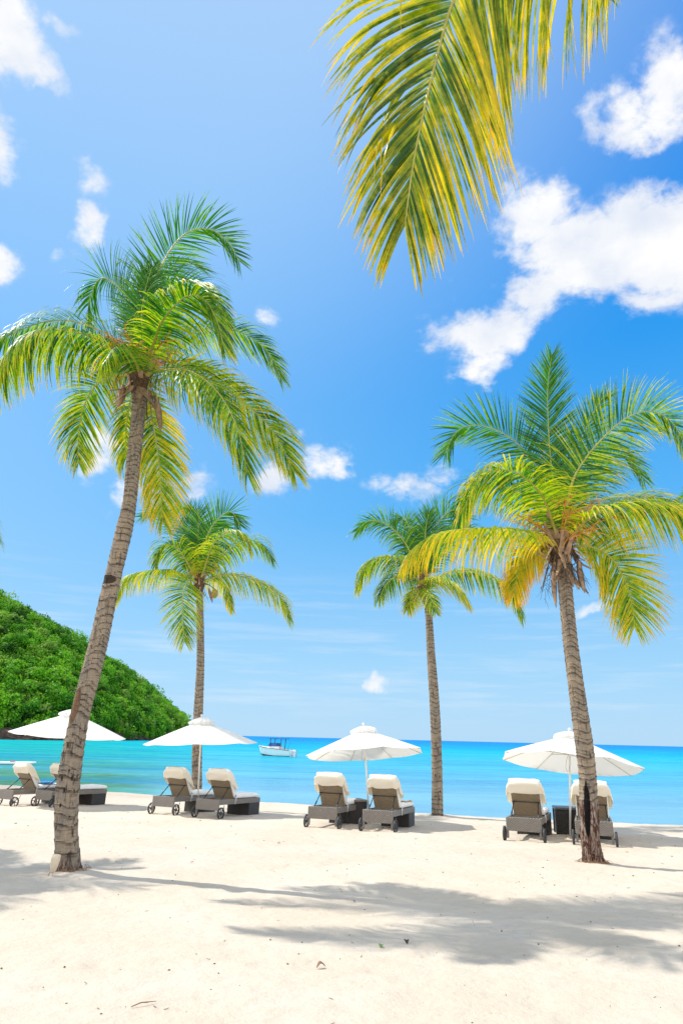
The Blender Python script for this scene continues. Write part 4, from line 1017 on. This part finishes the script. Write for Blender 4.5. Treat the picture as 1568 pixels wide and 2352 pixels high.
LG = [  # photo positions of the two rear wheels' feet, heading in degrees, label
    ((-18, 1849), (34.2, 1852), 57, 'leftmost wicker sun lounger, cut by the left edge, with a blue towel on its foot'),
    ((69, 1851), (122.7, 1856), 59, 'wicker sun lounger partly behind the leaning palm trunk, white cushion showing right of it'),
    ((338.6, 1870), (403.6, 1873.5), 66, 'left sun lounger of the pair under the parasol in front of the slender palm'),
    ((438.6, 1877.3), (507.6, 1882), 65, 'right sun lounger of the pair under the parasol in front of the slender palm'),
    ((699.3, 1901), (778.3, 1905.5), 71, 'left sun lounger of the pair right of the motorboat'),
    ((825, 1908), (908.4, 1913.7), 70, 'right sun lounger of the pair right of the motorboat, cream towel over its foot end'),
    ((1156.4, 1931), (1252.6, 1936.5), 68, 'sun lounger left of the rightmost parasol pole and the dark side table'),
    ((1316.4, 1942), (1419.3, 1948), 71, 'rightmost sun lounger, half hidden behind the palm with the burnt foot')]
lg0 = make_lounger(); LO = []
for i, (a, b_, hd, lab) in enumerate(LG):
    o = lg0 if i == 0 else copy_tree(lg0)
    A_ = on_sand(*a); B_ = on_sand(*b_); M0 = (A_ + B_) / 2; h_ = math.radians(hd)
    z_ = min(sandz(A_.x, A_.y), sandz(B_.x, B_.y)); fx_, fy_ = M0.x + 2 * math.cos(h_), M0.y + 2 * math.sin(h_)
    pit = math.atan2(sandz(fx_, fy_) - z_, 2.0)
    o.location = (M0.x, M0.y, z_ + .0); o.rotation_euler = (pit, 0, h_ - PI / 2); LO.append(o)
    tag(o, lab, 'sun lounger', GL)
# a different cover drape and recline for a few of them
for i, sd in ((1, 2.1), (2, 3.7), (3, 5.2), (4, .4), (5, 6.6), (6, 4.4), (7, 2.9)):
    cv = [c for c in LO[i].children if c.name.startswith('cover')][0]; vs, fs = make_cover(sd)
    me = cv.data.copy(); me.vertices.foreach_set('co', np.array([tuple(v) for v in vs], dtype=np.float32).ravel()); cv.data = me
bpy.context.view_layer.update()
def on_lounger(i, p): return LO[i].matrix_world @ Vector(p)
# towels that lie on loungers
def towel(name, i, x0, x1, y0, y1, z, mat, lab, hang=0.0, seed=0):
    n_, m_ = 16, 20; vs = []; fs = []
    for L_ in (0, 1):
        for j in range(m_ + 1):
            for k in range(n_ + 1):
                u, v = k / n_, j / m_; x_ = x0 + (x1 - x0) * u; y_ = y0 + (y1 - y0) * v
                zz = z + .055 * float(fbm(np.array([u * 6 + seed]), np.array([v * 7]), 3, 5)[0]) + .03
                if hang and v > .62: y_ = y0 + (y1 - y0) * .62 + (v - .62) * .25; zz -= (v - .62) / .38 * hang
                vs.append(on_lounger(i, (x_, y_, zz - .012 * L_)))
    NB = (n_ + 1) * (m_ + 1)
    for j in range(m_):
        for k in range(n_):
            a = j * (n_ + 1) + k; fs.append((a, a + 1, a + n_ + 2, a + n_ + 1)); a += NB; fs.append((a, a + n_ + 1, a + n_ + 2, a + 1))
    o = mesh_obj(name, vs, fs, mat); tag(o, lab, 'towel'); return o
m_blue, t, b = newmat('blue_towel')
P = t.add('ShaderNodeTexCoord').outputs['Object']; wv_ = t.add('ShaderNodeTexWave', ins={'Vector': P, 'Scale': 3.2, 'Distortion': 2.0, 'Detail': 2.0}).outputs[0]
t.l.new(t.mix(t.mr(wv_, .45, .6), (.02, .13, .55), (.06, .30, .75)), b.inputs['Base Color']); b.inputs['Roughness'].default_value = .95
towel('towel', 0, -.31, .33, 1.0, 1.62, .60, m_blue, 'crumpled bright blue towel on the leftmost lounger', seed=2)
towel('towel', 5, -.30, .33, 1.35, 2.2, .575, m_cover, 'cream towel draped over the foot of the lounger right of the motorboat', hang=.14, seed=8)

# ------------------------------------------------------------------ side tables
def table(px, py, Yd, s_, rz, lab):
    p = at_y(px, py, Yd); o = empty('side_table', (p.x, p.y, sandz(p.x, p.y)), math.radians(rz)); tag(o, lab, 'side table', 'wicker side tables between loungers'); o.scale = (s_,) * 3
    mb = MB(); mb.box(-.27, .27, -.27, .27, .52, .575, .015); mb.build('tabletop', m_wick if rz > 15 else m_tt, o)
    mb = MB(); mb.box(-.24, .24, -.24, .24, -.05, .519, .01); mb.build('base', m_wickd, o)
    mb = MB()
    for sx in (-1, 1):
        for sy in (-1, 1): mb.box(sx * .245 - .018, sx * .245 + .018, sy * .245 - .018, sy * .245 + .018, -.05, .5185)
    mb.build('corner_post', m_wickd, o)
m_tt = simple('slate_top', (.11, .11, .125), .4, noise=.2)
table(1301, 1905, 17.35, 1.0, -10, 'dark wicker side table beside the rightmost parasol pole')
table(812, 1880, 18.75, .98, 20, 'wicker side table between the two loungers right of the motorboat')

# ------------------------------------------------------------------ motorboat
m_hullw = simple('boat_gelcoat', (.62, .74, .72), .25, noise=.04, nscale=2, spec=.6)
m_boatw = simple('boat_white', (.82, .82, .80), .3, noise=.04)
m_navy = simple('boat_navy', (.02, .03, .06), .4); m_red = simple('boat_seat_red', (.45, .03, .04), .6); m_anti = simple('boat_bottom', (.03, .015, .015), .6)
m_glassb, t, b = newmat('boat_screen'); b.inputs['Base Color'].default_value = (.02, .12, .35, 1); b.inputs['Roughness'].default_value = .08; b.inputs['Alpha'].default_value = .85
bp = on_water(634, 1737); bt = empty('motorboat', (bp.x, bp.y, WATER_Z), math.radians(-30)); bt.scale = (.88,) * 3; tag(bt, 'small white motorboat with a dark T top moored on the turquoise water', 'boat')
# local: bow towards -x, length along x
NSX = 22; LBT = 6.2; st_ = []; 
def hull_sec(s):  # s 0 bow .. 1 stern ; returns beam at sheer, sheer z, keel z, chine half-beam, chine z
    bm_ = 1.15 * (1 - (1 - min(1, s / .55)) ** 2.1) ; sh = 1.38 - .50 * s ** .8; ke = -.35 if s > .12 else -.35 + (1 - s / .12) ** 2 * .55
    ch = bm_ * (.62 + .26 * min(1, s * 1.6)); cz = .30 - .22 * min(1, s * 1.8); return bm_ + .015, sh, ke, ch + .01, cz
vs = []; fs = []; fi = []
for i in range(NSX + 1):
    s = i / NSX; bm_, sh, ke, ch, cz = hull_sec(s); x_ = -LBT / 2 + LBT * s
    rake = (1 - s) ** 3 * .55
    row = [(0, ke, 0), (ch * .55, ke * .5 + cz * .5 - .06, .1), (ch, cz, .35), ((ch + bm_) / 2 + .03, (cz + sh) / 2, .7), (bm_, sh, 1)]
    full = [(-a_, z_, k_) for a_, z_, k_ in reversed(row[1:])] + row
    for (y_, z_, k_) in full: vs.append((x_ - rake * k_ + .35 * (1 - s) ** 3, y_, z_))
n_ = 9
for i in range(NSX):
    for k in range(n_ - 1): fs.append((i * n_ + k, i * n_ + k + 1, (i + 1) * n_ + k + 1, (i + 1) * n_ + k)); fi.append(1 if k in (2, 3, 4, 5) else 0)
fs.append(tuple(NSX * n_ + k for k in range(n_))); fi.append(0)
hull = mesh_obj('hull', vs, fs, m_hullw, bt, True, mats=[m_anti], midx=fi)
# deck, sheer stripe
vs = []; fs = []
for i in range(NSX + 1): 
    a = hull.data.vertices[i * n_].co; b_ = hull.data.vertices[i * n_ + 8].co
    if i / NSX < .42: k_ = .10
    else: k_ = -.35
    vs += [tuple(a), (a.x, a.y * .82, a.z + (.03 if k_ > 0 else .0)), (a.x, a.y * .8, a.z + k_), (b_.x, b_.y * .8, b_.z + k_), (b_.x, b_.y * .82, b_.z + (.03 if k_ > 0 else .0)), tuple(b_)]
for i in range(NSX):
    for k in range(5): fs.append((i * 6 + k, (i + 1) * 6 + k, (i + 1) * 6 + k + 1, i * 6 + k + 1))
mesh_obj('deck', vs, fs, m_boatw, bt, False)
for sd in (0, 8):
    mb = MB(); mb.tube([hull.data.vertices[i * n_ + sd].co for i in range(NSX + 1)], .045, 6); mb.build('rub_rail', m_navy, bt, True)
mb = MB(); mb.box(-1.15, .75, -.62, .62, .85, 1.42, .06); mb.build('cabin', m_boatw, bt)
vsw = [(-1.35, -.60, 1.40), (-1.35, .60, 1.40), (-.95, .50, 1.92), (-.95, -.50, 1.92), (.35, -.62, 1.40), (.35, .62, 1.40), (.25, .55, 1.90), (.25, -.55, 1.90)]
mesh_obj('windscreen', vsw, [(0, 1, 2, 3), (0, 3, 7, 4), (1, 5, 6, 2), (4, 7, 6, 5)], m_glassb, bt, False)
mb = MB(); mb.box(-.7, .7, -.5, .5, 1.421, 1.50, .02); mb.build('seat', m_red, bt)
mb = MB(); mb.box(-.95, 1.85, -.72, .72, 2.52, 2.59, .02); mb.build('roof', m_navy, bt)
for (x_, x2) in ((-.75, -.80), (1.25, 1.12)):
    for s_ in (-1, 1): mb = MB(); mb.tube([(x2, s_ * .62, .95), (x_, s_ * .62, 2.53)], .055, 8); mb.build('roof_post', m_navy, bt, True)
mb = MB(); mb.tube([(.1, 0, 2.58), (.35, 0, 3.25)], [.02, .008], 6); mb.tube([(.35, .2, 2.58), (.37, .2, 2.72)], .02, 6); mb.build('antenna', m_boatw, bt, True)
mb = MB(); mb.tube([(2.6, -.9, .9), (3.35, -.9, 2.45)], [.02, .01], 6); mb.build('fishing_rod', m_navy, bt, True)
mb = MB(); mb.tube([(-1.95, -.98, 1.28), (-2.15, -1.0, .6), (-2.35, -.95, .02)], .02, 6); mb.build('mooring_line', m_navy, bt, True)
mb = MB(); mb.box(3.1, 3.45, -.18, .18, -.3, .62, .05); mb.box(3.08, 3.55, -.2, .2, .6, .98, .08); mb.build('outboard_motor', m_boatw, bt)
mb = MB(); mb.tube([(-3.25, -.05, 1.42), (-3.35, 0, 1.32), (-3.3, 0, 1.2)], .07, 8); mb.build('bow_roller', m_boatw, bt, True)

# ------------------------------------------------------------------ paddleboard afloat at the left
pb = on_water(28, 1757); m_board = simple('board_shell', (.80, .82, .84), .35, noise=.03)
bo = empty('paddleboard', (pb.x, pb.y, WATER_Z), math.radians(6)); tag(bo, 'white paddleboard floating on the water behind the leftmost lounger', 'paddleboard')
vs = []; fs = []; n_ = 40
ring = []
for k in range(n_):
    a = 2 * PI * k / n_; x_ = 1.75 * math.cos(a); w_ = .42 * math.copysign(abs(math.sin(a)) ** .75, math.sin(a)); ring.append((x_, w_, .06 * (x_ / 1.75) ** 4))
for (s_, z_) in ((.93, .0), (1.0, .05), (1.0, .11), (.95, .155)):
    for (x_, y_, rz_) in ring: vs.append((x_ * s_, y_ * s_, z_ + rz_ + .05))
for i in range(3):
    for k in range(n_): fs.append((i * n_ + k, i * n_ + (k + 1) % n_, (i + 1) * n_ + (k + 1) % n_, (i + 1) * n_ + k))
fs.append(tuple(range(3 * n_, 4 * n_))); fs.append(tuple(reversed(range(n_))))
mesh_obj('board', vs, fs, m_board, bo, False)
mb = MB(); mb.box(-.15, .18, -.2, .2, .207, .27, .03); mb.box(.2, .9, -.03, .03, .208, .225); mb.build('deck_pad', m_red, bo)

# ------------------------------------------------------------------ garden spotlight by the leaning palm
m_spot = simple('spotlight_shell', (.72, .60, .44), .45, noise=.08, nscale=14)
sp_ = on_sand(115, 2015); so = empty('garden_spotlight', (sp_.x, sp_.y, sandz(sp_.x, sp_.y)), 0); tag(so, 'cream garden spotlight on a spike at the foot of the leaning palm', 'garden light')
Mt = Matrix.Translation((.02, 0, .05)) @ Matrix.Rotation(math.radians(8), 4, 'Y')
mb = MB(); mb.lathe([(.025, .0), (.035, .01), (.050, .07), (.056, .15), (.052, .195), (.045, .205), (.040, .19)], 20, Mt); mb.build('lamp_housing', m_spot, so, True)
mb = MB(); mb.tube([(.005, 0, -.1), (.015, 0, .06)], [.014, .02], 8); mb.build('spike', m_spot, so, True)
mb = MB(); mb.tube([(.0, -.01, .05), (-.02, -.02, .02), (-.01, -.02, -.005), (-.04, -.03, -.012)], .004, 5); mb.build('cable', m_metal, so, True)

# ------------------------------------------------------------------ roots and litter
def root_tuft(c0, r_, n, mat, lab, seed):
    rng = random.Random(seed); mb = MB(); c0 = Vector((c0.x, c0.y, sandz(c0.x, c0.y)))
    for i in range(n):
        a = rng.random() * 2 * PI; a = -PI / 2 + rng.gauss(0.2, 1.0); d = Vector((math.cos(a), math.sin(a), 0)); p = d * r_ * rng.uniform(.85, 1.1) + Vector((0, 0, rng.uniform(.0, .07)))
        l_ = rng.uniform(.02, .07); e_ = d * l_ + Vector((rng.gauss(0, .04), 0, 0)); q = p + e_; q.z = rng.uniform(-.01, .02)
        mb.tube([p, (p + q) / 2 + Vector((0, 0, .02)), q], [.004, .0035, .002], 4)
    o = mb.build('dry_roots', mat, None); o.location = c0; tag(o, lab, 'roots', kind='stuff')
m_root = simple('dry_root', (.30, .18, .10), .9, noise=.4, nscale=30)
root_tuft(O1 + Vector((.04, 0, 0)), .20, 130, m_root, 'tangle of dry rootlets at the foot of the leaning palm', 4)
root_tuft(O4, .20, 150, m_root, 'reddish dry rootlets at the foot of the burnt palm', 6)
mb = MB(); rng = random.Random(55)
for i in range(600):
    yy = 2.6 + 20 * rng.random() ** 1.5; xx = rng.uniform(-.62, .62) * yy
    if yy > crest(xx) - 1.2: continue
    s_ = rng.uniform(.0015, .0055) * (1 + yy * .11); z_ = sandz(xx, yy) + s_ * .3; a = rng.random() * PI
    if rng.random() < .5:
        M_ = Matrix.Translation((xx, yy, z_)) @ Matrix.Rotation(a, 4, 'Z') @ Matrix.Diagonal((s_ * 1.3, s_, s_ * .7, 1)); mb.lathe([(.3, -.9), (.9, -.3), (1, .2), (.5, .8)], 6, M_)
    else: mb.tube([(xx, yy, z_), (xx + math.cos(a) * s_ * 4, yy + math.sin(a) * s_ * 4, z_ + s_ * .4)], s_ * .25, 4)
lt = mb.build('litter', simple('litter', (.13, .08, .05), .9, noise=.6, nscale=3), None); tag(lt, 'specks of dry plant litter and tiny pebbles scattered over the sand', 'litter', kind='stuff')
def leafbit(px, py, ln, wd, rz, colr_, name, lab, cat, arch=.25):
    p = on_sand(px, py); z_ = sandz(p.x, p.y); vs = []; fs = []; n_ = 8
    for L_ in (0, 1):
        for k in range(n_ + 1):
            q_ = k / n_; w_ = wd * math.sin(PI * min(1, .05 + q_ * .93)) ** .8 + .0015; c_ = Vector((ln * (q_ - .5), .15 * ln * math.sin(q_ * 2.5), .008 + arch * ln * math.sin(q_ * PI) * .5))
            vs += [c_ + Vector((0, -w_, .3 * w_ - L_ * .004)), c_ + Vector((0, 0, -L_ * .004)), c_ + Vector((0, w_, .3 * w_ - L_ * .004))]
    NB = (n_ + 1) * 3
    for k in range(n_):
        for s_ in (0, 1): a = k * 3 + s_; fs.append((a, a + 3, a + 4, a + 1)); a += NB; fs.append((a, a + 1, a + 4, a + 3))
    o = mesh_obj(name, vs, fs, simple(name + '_mat_' + cat, colr_, .7, noise=.3, nscale=40), None); o.location = (p.x, p.y, z_ + .005); o.rotation_euler = (0, 0, math.radians(rz)); tag(o, lab, cat); return o
leafbit(737, 2226, .07, .022, 20, (.24, .12, .06), 'dry_leaf', 'curled brown dry leaf lying in the middle of the open sand', 'leaf', .7)
leafbit(876, 2178, .045, .02, 60, (.10, .30, .02), 'green_leaf', 'small green leaf lying in the lower palm shadow', 'leaf')
leafbit(441, 1983, .06, .01, 10, (.35, .17, .06), 'leaf_scrap', 'thin orange brown leaf scrap right of the leaning palm', 'leaf')
leafbit(1440, 1960, .05, .025, 30, (.65, .35, .03), 'yellow_leaf', 'small orange yellow leaf near the rightmost lounger wheel', 'leaf')
leafbit(935, 2171, .05, .02, 80, (.05, .03, .02), 'dark_husk', 'small dark husk scrap lying on the lower palm shadow', 'husk', .8)
leafbit(640, 1940, .05, .015, 0, (.12, .08, .05), 'dark_scrap', 'dark leaf scrap on bright sand below the second pair of loungers', 'leaf', .6)
tw_ = MB(); p = on_sand(326, 2315); p.z = sandz(p.x, p.y) + .008
tw_.tube([(-.06, -.035, 0), (-.01, 0, .012), (.03, .03, .008), (.07, .07, .0)], [.003, .004, .003, .002], 5); tw_.tube([(0, .005, .01), (.04, .0, .012)], [.002, .001], 4)
tw = tw_.build('twig', simple('twig', (.28, .17, .08), .8), None); tw.location = p; tag(tw, 'thin forked dry twig on the sand at the lower left', 'twig')
